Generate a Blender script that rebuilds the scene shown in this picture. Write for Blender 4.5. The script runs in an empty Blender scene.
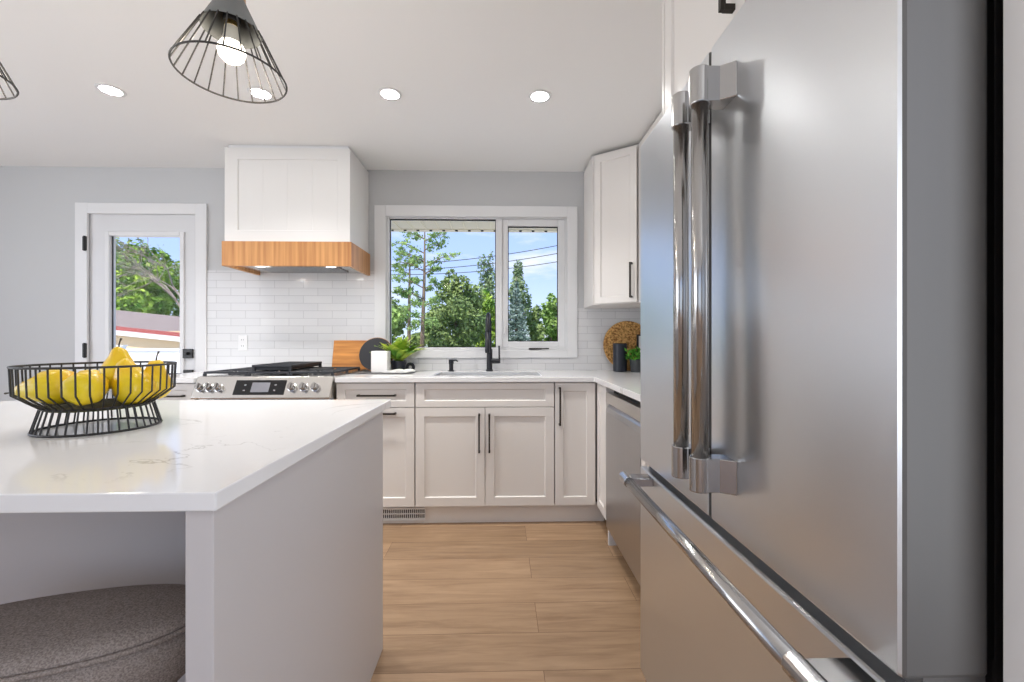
import bpy, bmesh, math, random
from mathutils import Vector, Matrix
random.seed(7)
sc = bpy.context.scene
COL = sc.collection
PI = math.pi

# ---------------------------------------------------------------- camera
cd = bpy.data.cameras.new('camera'); cam = bpy.data.objects.new('camera', cd); COL.objects.link(cam)
cd.sensor_width = 36.0; cd.lens = 36.0 * 425.0 / 1024.0; cd.clip_start = 0.02; cd.clip_end = 500
cam.location = (0, 0, 1.15); cam.rotation_euler = (PI / 2, 0, -math.atan(11 / 425))
sc.camera = cam
# ---------------------------------------------------------------- exposure
sc.view_settings.view_transform = 'Standard'; sc.view_settings.look = 'None'
sc.view_settings.gamma = 1.0; sc.view_settings.exposure = 0.09; sc.view_settings.use_curve_mapping = False
# ---------------------------------------------------------------- sky
w = bpy.data.worlds.new('sky'); sc.world = w; w.use_nodes = True
nt = w.node_tree; nt.nodes.clear()
def wn(t, **k):
    n = nt.nodes.new(t)
    for a, b in k.items(): setattr(n, a, b)
    return n
tc = wn('ShaderNodeTexCoord'); sep = wn('ShaderNodeSeparateXYZ'); nt.links.new(tc.outputs['Generated'], sep.inputs[0])
ramp = wn('ShaderNodeValToRGB'); ramp.color_ramp.elements[0].position = 0.0; ramp.color_ramp.elements[0].color = (.42, .50, .62, 1)
ramp.color_ramp.elements[1].position = .75; ramp.color_ramp.elements[1].color = (.09, .18, .42, 1)
e = ramp.color_ramp.elements.new(.16); e.color = (.26, .36, .60, 1)
nt.links.new(sep.outputs['Z'], ramp.inputs[0])
mp = wn('ShaderNodeMapping'); mp.inputs['Scale'].default_value = (3.2, 3.2, 13); mp.inputs['Location'].default_value = (.3, .9, .2)
nt.links.new(tc.outputs['Generated'], mp.inputs[0])
nz = wn('ShaderNodeTexNoise'); nz.inputs['Scale'].default_value = 1.3; nz.inputs['Detail'].default_value = 7; nz.inputs['Roughness'].default_value = .55
nt.links.new(mp.outputs[0], nz.inputs['Vector'])
cr = wn('ShaderNodeValToRGB'); cr.color_ramp.elements[0].position = .50; cr.color_ramp.elements[1].position = .68
nt.links.new(nz.outputs['Fac'], cr.inputs[0])
mx = wn('ShaderNodeMixRGB'); mx.inputs[2].default_value = (.45, .475, .51, 1)
nt.links.new(cr.outputs[0], mx.inputs[0]); nt.links.new(ramp.outputs[0], mx.inputs[1])
bg = wn('ShaderNodeBackground'); bg.inputs['Strength'].default_value = 2.1
nt.links.new(mx.outputs[0], bg.inputs['Color'])
wo = wn('ShaderNodeOutputWorld'); nt.links.new(bg.outputs[0], wo.inputs[0])
# ---------------------------------------------------------------- lights
def light(name, kind, loc, energy, color=(1, 1, 1), **k):
    d = bpy.data.lights.new(name, kind); d.energy = energy; d.color = color
    o = bpy.data.objects.new(name, d); COL.objects.link(o); o.location = loc
    rot = k.pop('rot', None)
    for a, b in k.items(): setattr(d, a, b)
    if rot: o.rotation_euler = rot
    return o
light('sun', 'SUN', (0, -10, 20), 5.0, (1, .95, .86), angle=.01, rot=(math.radians(32), 0, math.radians(-25)))
# daylight through the big windows behind and to the left of the camera
light('daylight_rear', 'AREA', (-1.9, -3.40, 1.25), 3, (1.0, .985, .96), shape='RECTANGLE', size=3.4, size_y=2.0, rot=(PI / 2, 0, 0))
light('daylight_left', 'AREA', (-4.50, .35, 1.30), 50, (.975, .985, 1.0), shape='RECTANGLE', size=3.2, size_y=1.8, rot=(PI / 2, 0, -PI / 2))

light('added_fill_right', 'AREA', (1.17, -.95, 1.35), 27, (.985, .99, 1.0), shape='RECTANGLE', size=1.9, size_y=1.8, rot=(PI / 2, 0, PI / 2))  # unseen fill source added to brighten the right-facing surfaces

# ---------------------------------------------------------------- materials
def mat(name, color=(.8, .8, .8), rough=.5, metal=0.0, spec=.5, build=None, **k):
    m = bpy.data.materials.new(name); m.use_nodes = True
    b = m.node_tree.nodes['Principled BSDF']
    b.inputs['Base Color'].default_value = (*color, 1); b.inputs['Roughness'].default_value = rough
    b.inputs['Metallic'].default_value = metal; b.inputs['Specular IOR Level'].default_value = spec
    for a, v in k.items(): b.inputs[a.replace('_', ' ')].default_value = v
    if build: build(m.node_tree, b)
    return m
def N(t, kind, **k):
    n = t.nodes.new(kind)
    for a, v in k.items():
        if a in n.inputs: n.inputs[a].default_value = v
        else: setattr(n, a, v)
    return n
def mapping(t, scale=(1, 1, 1), loc=(0, 0, 0), rot=(0, 0, 0), coord='Object'):
    c = N(t, 'ShaderNodeTexCoord'); m = N(t, 'ShaderNodeMapping')
    m.inputs['Scale'].default_value = scale; m.inputs['Location'].default_value = loc; m.inputs['Rotation'].default_value = rot
    t.links.new(c.outputs[coord], m.inputs[0]); return m
def noise_color(c1, c2, scale=(1, 1, 1), ns=5.0, lo=.35, hi=.65, detail=4, bump=0.0, bd=.002, dist=0.0):
    def f(t, b):
        m = mapping(t, scale); n = N(t, 'ShaderNodeTexNoise', Scale=ns, Detail=detail, Distortion=dist)
        t.links.new(m.outputs[0], n.inputs['Vector'])
        r = N(t, 'ShaderNodeValToRGB'); r.color_ramp.elements[0].position = lo; r.color_ramp.elements[1].position = hi
        r.color_ramp.elements[0].color = (*c1, 1); r.color_ramp.elements[1].color = (*c2, 1)
        t.links.new(n.outputs['Fac'], r.inputs[0]); t.links.new(r.outputs[0], b.inputs['Base Color'])
        if bump:
            bp = N(t, 'ShaderNodeBump', Strength=bump, Distance=bd)
            t.links.new(n.outputs['Fac'], bp.inputs['Height']); t.links.new(bp.outputs[0], b.inputs['Normal'])
    return f
def fine_bump(scale, strength, dist=.001, stretch=(1, 1, 1)):
    def f(t, b):
        m = mapping(t, stretch); n = N(t, 'ShaderNodeTexNoise', Scale=scale, Detail=3)
        t.links.new(m.outputs[0], n.inputs['Vector'])
        bp = N(t, 'ShaderNodeBump', Strength=strength, Distance=dist)
        t.links.new(n.outputs['Fac'], bp.inputs['Height']); t.links.new(bp.outputs[0], b.inputs['Normal'])
    return f
def tile_nodes(t, b):
    c = N(t, 'ShaderNodeTexCoord'); s = N(t, 'ShaderNodeSeparateXYZ'); t.links.new(c.outputs['Object'], s.inputs[0])
    a = N(t, 'ShaderNodeMath', operation='SUBTRACT'); t.links.new(s.outputs['X'], a.inputs[0]); t.links.new(s.outputs['Y'], a.inputs[1])
    cb = N(t, 'ShaderNodeCombineXYZ'); t.links.new(a.outputs[0], cb.inputs['X']); t.links.new(s.outputs['Z'], cb.inputs['Y'])
    br = N(t, 'ShaderNodeTexBrick', offset=.5, offset_frequency=2)
    br.inputs['Scale'].default_value = 1.0; br.inputs['Brick Width'].default_value = .217; br.inputs['Row Height'].default_value = .0575
    br.inputs['Mortar Size'].default_value = .0016; br.inputs['Mortar Smooth'].default_value = .35
    br.inputs['Color1'].default_value = (.70, .70, .705, 1); br.inputs['Color2'].default_value = (.665, .665, .675, 1); br.inputs['Mortar'].default_value = (.47, .47, .48, 1)
    t.links.new(cb.outputs[0], br.inputs['Vector']); t.links.new(br.outputs['Color'], b.inputs['Base Color'])
    n = N(t, 'ShaderNodeTexNoise', Scale=9.0, Detail=2); t.links.new(cb.outputs[0], n.inputs['Vector'])
    mm = N(t, 'ShaderNodeMath', operation='MULTIPLY_ADD'); mm.inputs[1].default_value = .6
    iv = N(t, 'ShaderNodeMath', operation='SUBTRACT'); iv.inputs[0].default_value = 1.0; t.links.new(br.outputs['Fac'], iv.inputs[1])
    t.links.new(n.outputs['Fac'], mm.inputs[0]); t.links.new(iv.outputs[0], mm.inputs[2])
    bp = N(t, 'ShaderNodeBump', Strength=.5, Distance=.0015); t.links.new(mm.outputs[0], bp.inputs['Height']); t.links.new(bp.outputs[0], b.inputs['Normal'])
def floor_nodes(t, b):
    c = N(t, 'ShaderNodeTexCoord'); mp_ = N(t, 'ShaderNodeMapping'); mp_.inputs['Location'].default_value = (.62, -.129, 0)
    t.links.new(c.outputs['Object'], mp_.inputs[0])
    br = N(t, 'ShaderNodeTexBrick', offset=.37, offset_frequency=2, squash_frequency=3)
    br.inputs['Scale'].default_value = 1.0; br.inputs['Brick Width'].default_value = 1.22; br.inputs['Row Height'].default_value = .193
    br.inputs['Mortar Size'].default_value = .0012; br.inputs['Mortar Smooth'].default_value = .1; br.inputs['Bias'].default_value = 0
    br.inputs['Color1'].default_value = (0, 0, 0, 1); br.inputs['Color2'].default_value = (1, 1, 1, 1); br.inputs['Mortar'].default_value = (.5, .5, .5, 1)
    t.links.new(mp_.outputs[0], br.inputs['Vector'])
    # grain shifts from plank to plank
    off = N(t, 'ShaderNodeVectorMath', operation='MULTIPLY_ADD'); off.inputs[1].default_value = (3.1, 7.7, 5.3)
    t.links.new(br.outputs['Color'], off.inputs[0]); t.links.new(c.outputs['Object'], off.inputs[2])
    st = N(t, 'ShaderNodeMapping'); st.inputs['Scale'].default_value = (1.1, 11, 1); t.links.new(off.outputs[0], st.inputs[0])
    n1 = N(t, 'ShaderNodeTexNoise', Scale=2.2, Detail=8, Roughness=.62, Distortion=.5); t.links.new(st.outputs[0], n1.inputs['Vector'])
    r = N(t, 'ShaderNodeValToRGB'); r.color_ramp.elements[0].position = .28; r.color_ramp.elements[1].position = .72
    r.color_ramp.elements[0].color = (.235, .140, .077, 1); r.color_ramp.elements[1].color = (.43, .285, .172, 1)
    t.links.new(n1.outputs['Fac'], r.inputs[0])
    hv = N(t, 'ShaderNodeHueSaturation'); va = N(t, 'ShaderNodeMapRange'); va.inputs['To Min'].default_value = .86; va.inputs['To Max'].default_value = 1.12
    t.links.new(br.outputs['Color'], va.inputs['Value']); t.links.new(va.outputs[0], hv.inputs['Value']); t.links.new(r.outputs[0], hv.inputs['Color'])
    mxx = N(t, 'ShaderNodeMixRGB', blend_type='MULTIPLY'); mxx.inputs[2].default_value = (.45, .38, .33, 1)
    t.links.new(br.outputs['Fac'], mxx.inputs[0]); t.links.new(hv.outputs[0], mxx.inputs[1]); t.links.new(mxx.outputs[0], b.inputs['Base Color'])
    bp = N(t, 'ShaderNodeBump', Strength=.12, Distance=.001); t.links.new(n1.outputs['Fac'], bp.inputs['Height']); t.links.new(bp.outputs[0], b.inputs['Normal'])
def quartz_nodes(t, b):
    m = mapping(t, (1, 1, 1)); n = N(t, 'ShaderNodeTexNoise', Scale=1.7, Detail=6, Roughness=.55, Distortion=1.1); t.links.new(m.outputs[0], n.inputs['Vector'])
    a = N(t, 'ShaderNodeMath', operation='SUBTRACT'); a.inputs[1].default_value = .5; t.links.new(n.outputs['Fac'], a.inputs[0])
    ab = N(t, 'ShaderNodeMath', operation='ABSOLUTE'); t.links.new(a.outputs[0], ab.inputs[0])
    n2 = N(t, 'ShaderNodeTexNoise', Scale=2.3, Detail=2); t.links.new(m.outputs[0], n2.inputs['Vector'])
    r2 = N(t, 'ShaderNodeMapRange'); r2.inputs['From Min'].default_value = .56; r2.inputs['From Max'].default_value = .70; t.links.new(n2.outputs['Fac'], r2.inputs['Value'])
    r = N(t, 'ShaderNodeMapRange'); r.inputs['From Min'].default_value = .0; r.inputs['From Max'].default_value = .006; r.inputs['To Min'].default_value = 1; r.inputs['To Max'].default_value = 0
    t.links.new(ab.outputs[0], r.inputs['Value'])
    mu = N(t, 'ShaderNodeMath', operation='MULTIPLY'); t.links.new(r.outputs[0], mu.inputs[0]); t.links.new(r2.outputs[0], mu.inputs[1])
    mxx = N(t, 'ShaderNodeMixRGB'); mxx.inputs[1].default_value = (.80, .79, .785, 1); mxx.inputs[2].default_value = (.50, .485, .47, 1)
    t.links.new(mu.outputs[0], mxx.inputs[0]); t.links.new(mxx.outputs[0], b.inputs['Base Color'])
def steel(stretch):
    def f(t, b):
        m = mapping(t, stretch); n = N(t, 'ShaderNodeTexNoise', Scale=40.0, Detail=3); t.links.new(m.outputs[0], n.inputs['Vector'])
        r = N(t, 'ShaderNodeMapRange'); r.inputs['To Min'].default_value = b.inputs['Roughness'].default_value - .05; r.inputs['To Max'].default_value = b.inputs['Roughness'].default_value + .05
        t.links.new(n.outputs['Fac'], r.inputs['Value']); t.links.new(r.outputs[0], b.inputs['Roughness'])
        bp = N(t, 'ShaderNodeBump', Strength=.04, Distance=.0006); t.links.new(n.outputs['Fac'], bp.inputs['Height']); t.links.new(bp.outputs[0], b.inputs['Normal'])
    return f
def glass_mat(name, tint=(1, 1, 1), refl=.06):
    m = bpy.data.materials.new(name); m.use_nodes = True; t = m.node_tree; t.nodes.clear()
    tr = N(t, 'ShaderNodeBsdfTransparent'); tr.inputs[0].default_value = (*tint, 1); gl = N(t, 'ShaderNodeBsdfGlossy'); gl.inputs['Roughness'].default_value = .02
    fr = N(t, 'ShaderNodeFresnel'); fr.inputs['IOR'].default_value = 1.14; mxs = N(t, 'ShaderNodeMixShader'); o = N(t, 'ShaderNodeOutputMaterial')
    t.links.new(fr.outputs[0], mxs.inputs[0]); t.links.new(tr.outputs[0], mxs.inputs[1]); t.links.new(gl.outputs[0], mxs.inputs[2]); t.links.new(mxs.outputs[0], o.inputs[0])
    return m
def emit(name, color, s):
    return mat(name, color, .4, Emission_Color=(*color, 1), Emission_Strength=s)

def brushed(t, b):
    # brushed sideways: reflections smear up and down
    b.inputs['Anisotropic'].default_value = .6; b.inputs['Anisotropic Rotation'].default_value = .25
    tg = N(t, 'ShaderNodeTangent', direction_type='RADIAL', axis='Z'); t.links.new(tg.outputs[0], b.inputs['Tangent'])
    m = mapping(t, (1, .015, 1)); n = N(t, 'ShaderNodeTexNoise', Scale=900.0, Detail=1); t.links.new(m.outputs[0], n.inputs['Vector'])
    bp = N(t, 'ShaderNodeBump', Strength=.04, Distance=.0004); t.links.new(n.outputs['Fac'], bp.inputs['Height']); t.links.new(bp.outputs[0], b.inputs['Normal'])
M = dict(
    wall=mat('wall_paint', (.56, .565, .57), .6, build=fine_bump(180, .05)),
    ceil=mat('ceiling_paint', (.88, .88, .875), .7, build=fine_bump(120, .06)),
    trim=mat('trim_paint', (.76, .76, .765), .35),
    door=mat('door_paint', (.70, .70, .71), .35),
    cab=mat('cabinet_lacquer', (.78, .745, .71), .32),
    hood=mat('hood_lacquer', (.77, .755, .735), .4),
    isl=mat('island_paint', (.56, .53, .525), .38),
    tile=mat('backsplash_tile', rough=.16, build=tile_nodes),
    floor=mat('oak_plank', rough=.38, build=floor_nodes),
    quartz=mat('white_quartz', (.84, .83, .82), .10, spec=.36, build=quartz_nodes),
    oak=mat('oak_band', rough=.4, build=noise_color((.40, .17, .055), (.64, .33, .125), (34, 34, 1.2), 1.2, .3, .7, 6)),
    board=mat('acacia_board', rough=.42, build=noise_color((.30, .105, .02), (.66, .29, .065), (1.6, 1.6, 22), 1.3, .32, .68, 5)),
    steel=mat('fridge_steel', (.70, .72, .745), .31, 1.0, build=brushed),
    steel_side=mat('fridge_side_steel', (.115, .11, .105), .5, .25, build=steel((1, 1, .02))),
    chrome=mat('handle_steel', (.47, .46, .45), .17, 1.0),
    dw=mat('dishwasher_steel', (.50, .50, .51), .30, 1.0, build=steel((1, 1, .02))),
    range=mat('range_steel', (.68, .66, .63), .22, 1.0, build=steel((.02, 1, 1))),
    sink=mat('sink_steel', (.80, .80, .80), .5, 1.0),
    iron=mat('cast_iron', (.022, .024, .030), .5, build=fine_bump(300, .2)),
    black=mat('black_metal', (.014, .013, .013), .38),
    matte=mat('matte_black', (.010, .011, .016), .45),
    bronze=mat('dark_bronze', (.035, .028, .022), .4, .6),
    glassblack=mat('black_glass', (.006, .006, .007), .08),
    screen=emit('clock_screen', (.16, .16, .18), .25),
    rubber=mat('gasket_rubber', (.012, .011, .011), .28, spec=.6),
    dark=mat('dark_recess', (.02, .018, .018), .7),
    shade=mat('shade_grey', (.16, .165, .16), .55),
    wire=mat('wire_dark', (.018, .016, .015), .5),
    brass=mat('brass', (.80, .55, .22), .25, 1.0),
    woodcap=mat('wood_cap', rough=.5, build=noise_color((.42, .22, .09), (.62, .36, .17), (20, 20, 2), 2)),
    bulb=emit('bulb_glow', (1, .90, .76), 5.0),
    bulbneck=mat('bulb_neck', (.75, .70, .60), .25, 0.0),
    led=emit('downlight_lens', (1, .985, .95), 60.0),
    pear=mat('pear_skin', rough=.28, build=noise_color((.74, .40, .008), (.80, .60, .015), (1, 1, 1), 7, .30, .62, 3)),
    stem=mat('pear_stem', (.05, .035, .02), .7),
    moss=mat('moss', rough=.9, build=noise_color((.03, .035, .012), (.09, .08, .03), ns=60)),
    fabric=mat('tweed_fabric', rough=.95, spec=.15, build=noise_color((.20, .165, .145), (.36, .31, .28), (1, 1, 1), 330, .35, .65, 3, bump=.5, bd=.002)),
    leg=mat('stool_leg_wood', (.05, .035, .025), .45),
    white=mat('white_ceramic', (.78, .765, .75), .4),
    paper=mat('page_paper', (.82, .81, .79), .7),
    slate=mat('slate', rough=.55, build=noise_color((.05, .05, .055), (.12, .115, .115), ns=40)),
    woven=mat('woven_hyacinth', rough=.85, build=noise_color((.25, .10, .022), (.78, .46, .16), (1, 1, 1), 70, .36, .62, 5, bump=1.0, bd=.008)),
    navy=mat('black_pot_glaze', (.009, .012, .022), .35),
    greypot=mat('charcoal_pot', (.045, .05, .055), .55),
    fern=mat('fern_leaf', rough=.5, build=noise_color((.10, .30, .03), (.62, .70, .08), (1, 1, 1), 9, .35, .65)),
    herb=mat('herb_leaf', rough=.5, build=noise_color((.02, .14, .012), (.13, .42, .03), ns=50)),
    glass=glass_mat('window_glass'),
    soffit=mat('soffit_vinyl', (.86, .78, .58), .6),
    grass=mat('lawn', rough=.95, build=noise_color((.10, .17, .035), (.22, .30, .07), ns=2)),
    bark=mat('bark', rough=.9, build=noise_color((.12, .085, .06), (.30, .22, .16), (6, 6, 1), 3)),
    twig=mat('twig_bark', rough=.9, build=noise_color((.20, .15, .12), (.42, .35, .30), ns=3)),
    shingle=mat('shingle', rough=.9, build=noise_color((.20, .155, .14), (.34, .275, .25), (2, 9, 9), 2)),
    fascia=mat('red_fascia', (.42, .10, .085), .6),
    stucco=mat('tan_stucco', (.86, .66, .40), .85, build=fine_bump(30, .2)),
    fence=mat('white_vinyl', (.82, .82, .82), .5),
    carpaint=mat('white_car_paint', (.82, .84, .86), .25),
    carglass=mat('car_glass', (.03, .04, .05), .1),
    concrete=mat('concrete', (.62, .60, .56), .9, build=fine_bump(20, .2)),
    cable=mat('cable_black', (.03, .03, .035), .6),
    plate=mat('outlet_plastic', (.80, .80, .80), .3),
    filter=mat('filter_mesh', rough=.4, metal=1.0, build=noise_color((.16, .16, .16), (.45, .45, .45), ns=160)),
)
def leafmat(name, c1, c2, ns=1.1):
    return mat(name, rough=.65, spec=.25, build=noise_color(c1, c2, (1, 1, 1), ns, .36, .64, 5))
M['leaf_maple'] = leafmat('leaf_maple', (.10, .17, .055), (.34, .43, .15))
M['leaf_larch'] = leafmat('leaf_larch', (.11, .22, .06), (.36, .50, .17))
M['leaf_poplar'] = leafmat('leaf_poplar', (.14, .22, .10), (.38, .48, .26))
M['leaf_spruce'] = leafmat('leaf_spruce', (.10, .16, .13), (.34, .43, .39))
M['leaf_lilac'] = leafmat('leaf_lilac', (.11, .22, .055), (.36, .51, .14))
M['leaf_elm'] = leafmat('leaf_elm', (.09, .23, .03), (.44, .60, .08))

# ---------------------------------------------------------------- builders
def obj(name, bm, m, parent=None, bevel=0.0, smooth=False, kind=None):
    """link bm (built in world coordinates) as one mesh object under parent"""
    off = Vector()
    p = parent
    while p: off += p.location; p = p.parent
    if off.length: bmesh.ops.translate(bm, vec=-off, verts=bm.verts)
    bmesh.ops.recalc_face_normals(bm, faces=bm.faces)
    me = bpy.data.meshes.new(name); bm.to_mesh(me); bm.free()
    o = bpy.data.objects.new(name, me); COL.objects.link(o)
    me.materials.append(M[m] if isinstance(m, str) else m)
    if smooth:
        for f in me.polygons: f.use_smooth = True
    if bevel:
        b = o.modifiers.new('bevel', 'BEVEL'); b.width = bevel; b.segments = 2; b.limit_method = 'ANGLE'; b.angle_limit = math.radians(40)
    if parent: o.parent = parent
    if kind: o['kind'] = kind
    return o
def tag(o, label, cat, group=None, kind=None):
    o['label'] = label; o['category'] = cat
    if group: o['group'] = group
    if kind: o['kind'] = kind
    return o
def thing(name, label, cat, loc, group=None, kind=None):
    o = bpy.data.objects.new(name, None); o.empty_display_size = .05; COL.objects.link(o); o.location = loc
    return tag(o, label, cat, group, kind)
def dup(root, dloc, label=None):
    r = root.copy(); COL.objects.link(r); r.location = Vector(root.location) + Vector(dloc)
    if label: r['label'] = label
    for ch in list(root.children):
        c = ch.copy(); COL.objects.link(c); c.parent = r
        for g in ch.children:
            d = g.copy(); COL.objects.link(d); d.parent = c
    return r
def BM(): return bmesh.new()
def box(bm, x0, x1, y0, y1, z0, z1):
    v = [bm.verts.new(p) for p in ((x0, y0, z0), (x1, y0, z0), (x1, y1, z0), (x0, y1, z0), (x0, y0, z1), (x1, y0, z1), (x1, y1, z1), (x0, y1, z1))]
    for f in ((0, 3, 2, 1), (4, 5, 6, 7), (0, 1, 5, 4), (1, 2, 6, 5), (2, 3, 7, 6), (3, 0, 4, 7)): bm.faces.new([v[i] for i in f])
    return bm
def bx(*a): return box(BM(), *a)
def prism(bm, pts, ax, a0, a1):
    """polygon pts extruded along axis ax (0,1,2) from a0 to a1; pts are the other two coordinates in order"""
    def P(p, a):
        q = list(p); q.insert(ax, a); return q
    A = [bm.verts.new(P(p, a0)) for p in pts]; B = [bm.verts.new(P(p, a1)) for p in pts]
    bm.faces.new(A); bm.faces.new(B[::-1]); n = len(pts)
    for i in range(n): bm.faces.new((A[i], B[i], B[(i + 1) % n], A[(i + 1) % n]))
    return bm
def frame_of(d):
    d = d.normalized(); a = Vector((0, 0, 1)) if abs(d.z) < .9 else Vector((1, 0, 0))
    u = d.cross(a).normalized(); return u, d.cross(u).normalized()
def tube(bm, pts, r, n=8, closed=False, cap=True):
    pts = [Vector(p) for p in pts]; R = r if isinstance(r, (list, tuple)) else [r] * len(pts)
    rings = []; L = len(pts); u = None
    for i, p in enumerate(pts):
        a = pts[(i - 1) % L] if (closed or i) else pts[i]; b = pts[(i + 1) % L] if (closed or i < L - 1) else pts[i]
        d = (b - a)
        if u is None: u, v = frame_of(d)
        else:
            dn = d.normalized(); u = (u - dn * u.dot(dn)); u = u.normalized() if u.length > 1e-6 else frame_of(d)[0]; v = dn.cross(u)
        rings.append([bm.verts.new(p + (u * math.cos(t) + v * math.sin(t)) * R[i]) for t in (2 * PI * k / n for k in range(n))])
    for i in range(L if closed else L - 1):
        A, B = rings[i], rings[(i + 1) % L]
        for k in range(n): bm.faces.new((A[k], A[(k + 1) % n], B[(k + 1) % n], B[k]))
    if cap and not closed: bm.faces.new(rings[0][::-1]); bm.faces.new(rings[-1])
    return bm
def lathe(bm, prof, c=(0, 0, 0), n=32, axis=Vector((0, 0, 1)), a0=0, cap=True):
    """profile [(r,h)...] turned about axis through c"""
    c = Vector(c); axis = Vector(axis).normalized(); u, v = frame_of(axis); rings = []
    for r, h in prof:
        if r < 1e-6: rings.append([bm.verts.new(c + axis * h)])
        else: rings.append([bm.verts.new(c + axis * h + (u * math.cos(t) + v * math.sin(t)) * r) for t in (a0 + 2 * PI * k / n for k in range(n))])
    for A, B in zip(rings, rings[1:]):
        for k in range(n):
            q = [A[k % len(A)], A[(k + 1) % len(A)], B[(k + 1) % len(B)], B[k % len(B)]]
            s = []
            for x in q:
                if x not in s: s.append(x)
            if len(s) > 2: bm.faces.new(s)
    if cap:
        for R in (rings[0], rings[-1]):
            if len(R) > 2: bm.faces.new(R)
    return bm
def ring(c, r, n=48, axis='z'):
    return [(c[0] + r * math.cos(2 * PI * k / n), c[1] + r * math.sin(2 * PI * k / n), c[2]) for k in range(n)]
def shaker(bm, O, U, V, Nn, w_, h_, t=.020, stile=.055, rec=.009, top=None, planks=0):
    """shaker panel: O lower-left of the outer face, U across, V up, Nn outward"""
    O, U, V, Nn = map(Vector, (O, U, V, Nn)); top = top or stile
    def P(u, v, d): return bm.verts.new(O + U * u + V * v + Nn * d)
    oq = [(0, 0), (w_, 0), (w_, h_), (0, h_)]; iq = [(stile, top), (w_ - stile, top), (w_ - stile, h_ - top), (stile, h_ - top)]
    g = .003; jq = [(stile + g, top + g), (w_ - stile - g, top + g), (w_ - stile - g, h_ - top - g), (stile + g, h_ - top - g)]
    Ov = [P(*q, 0) for q in oq]; Iv = [P(*q, 0) for q in iq]; Jv = [P(*q, -rec) for q in jq]; Bv = [P(*q, -t) for q in oq]
    for k in range(4):
        l = (k + 1) % 4
        bm.faces.new((Ov[k], Ov[l], Iv[l], Iv[k])); bm.faces.new((Iv[k], Iv[l], Jv[l], Jv[k])); bm.faces.new((Bv[k], Ov[k], Ov[l], Bv[l]))
    bm.faces.new(Bv[::-1])
    if planks:
        x0, x1 = jq[0][0], jq[1][0]; y0, y1 = jq[0][1], jq[2][1]; pw = (x1 - x0) / planks; gg = .0022
        bm.faces.new(Jv) if False else None
        for i in range(planks):
            a, b = x0 + i * pw + (gg if i else 0), x0 + (i + 1) * pw - (gg if i < planks - 1 else 0)
            bm.faces.new([P(a, y0, -rec), P(b, y0, -rec), P(b, y1, -rec), P(a, y1, -rec)])
            if i < planks - 1:
                m_ = x0 + (i + 1) * pw; r2 = rec + .0015
                bm.faces.new([P(b, y0, -rec), P(m_, y0, -r2), P(m_, y1, -r2), P(b, y1, -rec)])
                bm.faces.new([P(m_, y0, -r2), P(m_ + gg, y0, -rec), P(m_ + gg, y1, -rec), P(m_, y1, -r2)])
    else: bm.faces.new(Jv)
    return bm
def bar_handle(bm, a, b, out, r=.005, stand=.03, sq=True):
    """bar pull from a to b (points on the face), standing off along out"""
    a, b, out = Vector(a), Vector(b), Vector(out).normalized(); d = (b - a).normalized()
    A, B = a + out * stand, b + out * stand
    s = out.cross(d).normalized()
    def bar(p, q, r_):
        dd = (q - p).normalized(); uu = s; vv = dd.cross(uu).normalized()
        R0 = [bm.verts.new(p + uu * (x * r_) + vv * (y * r_)) for x, y in ((-1, -1), (1, -1), (1, 1), (-1, 1))]
        R1 = [bm.verts.new(q + uu * (x * r_) + vv * (y * r_)) for x, y in ((-1, -1), (1, -1), (1, 1), (-1, 1))]
        for k in range(4): bm.faces.new((R0[k], R0[(k + 1) % 4], R1[(k + 1) % 4], R1[k]))
        bm.faces.new(R0[::-1]); bm.faces.new(R1)
    bar(A, B, r)
    for p in (a + d * r, b - d * r): bar(p, p + out * (stand - r * .5), r * 1.15)
    return bm
X, Y, Z = Vector((1, 0, 0)), Vector((0, 1, 0)), Vector((0, 0, 1))

# ---------------------------------------------------------------- the setting
YB, XR, XL, YN, ZC = 3.28, 1.25, -4.6, -3.5, 2.46
tag(obj('floor', bx(XL, XR, YN, YB, -.05, 0), 'floor', kind='structure'), 'light oak plank floor running between island and cabinets', 'floor')
tag(obj('ceiling', bx(XL - .15, XR + .15, YN - .15, YB + .15, ZC, ZC + .25), 'ceil', kind='structure'), 'smooth white ceiling over the kitchen', 'ceiling')
DX0, DX1, DZ = -3.110, -2.292, 2.118      # door opening
WX0, WX1, WZ0, WZ1 = -.885, .518, 1.065, 2.115   # window opening
b = BM()
for r in ((XL, DX0, 0, ZC), (DX0, DX1, DZ, ZC), (DX1, WX0, 0, ZC), (WX0, WX1, 0, WZ0), (WX0, WX1, WZ1, ZC), (WX1, XR + .15, 0, ZC)):
    box(b, r[0], r[1], YB, YB + .15, r[2], r[3])
tag(obj('wall_back', b, 'wall', kind='structure'), 'pale grey back wall with the garden door and window', 'wall')
b = BM()
for r in ((YN, -2.0, 0, ZC), (.1, YB, 0, ZC), (-2.0, .1, 0, .4), (-2.0, .1, 2.3, ZC)): box(b, XR, XR + .15, r[0], r[1], r[2], r[3])
tag(obj('wall_right', b, 'wall', kind='structure'), 'pale grey right wall behind the fridge', 'wall')
b = BM()
for r in ((YN, -2.3, 0, ZC), (2.3, YB, 0, ZC), (-2.3, 2.3, 0, .3), (-2.3, 2.3, 2.3, ZC)): box(b, XL - .15, XL, r[0], r[1], r[2], r[3])
tag(obj('wall_left', b, 'wall', kind='structure'), 'pale grey left wall with a wide window', 'wall')
b = BM()
for r in ((XL, -3.7, 0, ZC), (-.1, XR, 0, ZC), (-3.7, -.1, 0, .15), (-3.7, -.1, 2.3, ZC)): box(b, r[0], r[1], YN - .15, YN, r[2], r[3])
tag(obj('wall_rear', b, 'wall', kind='structure'), 'pale grey rear wall with a wide window', 'wall')
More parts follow.
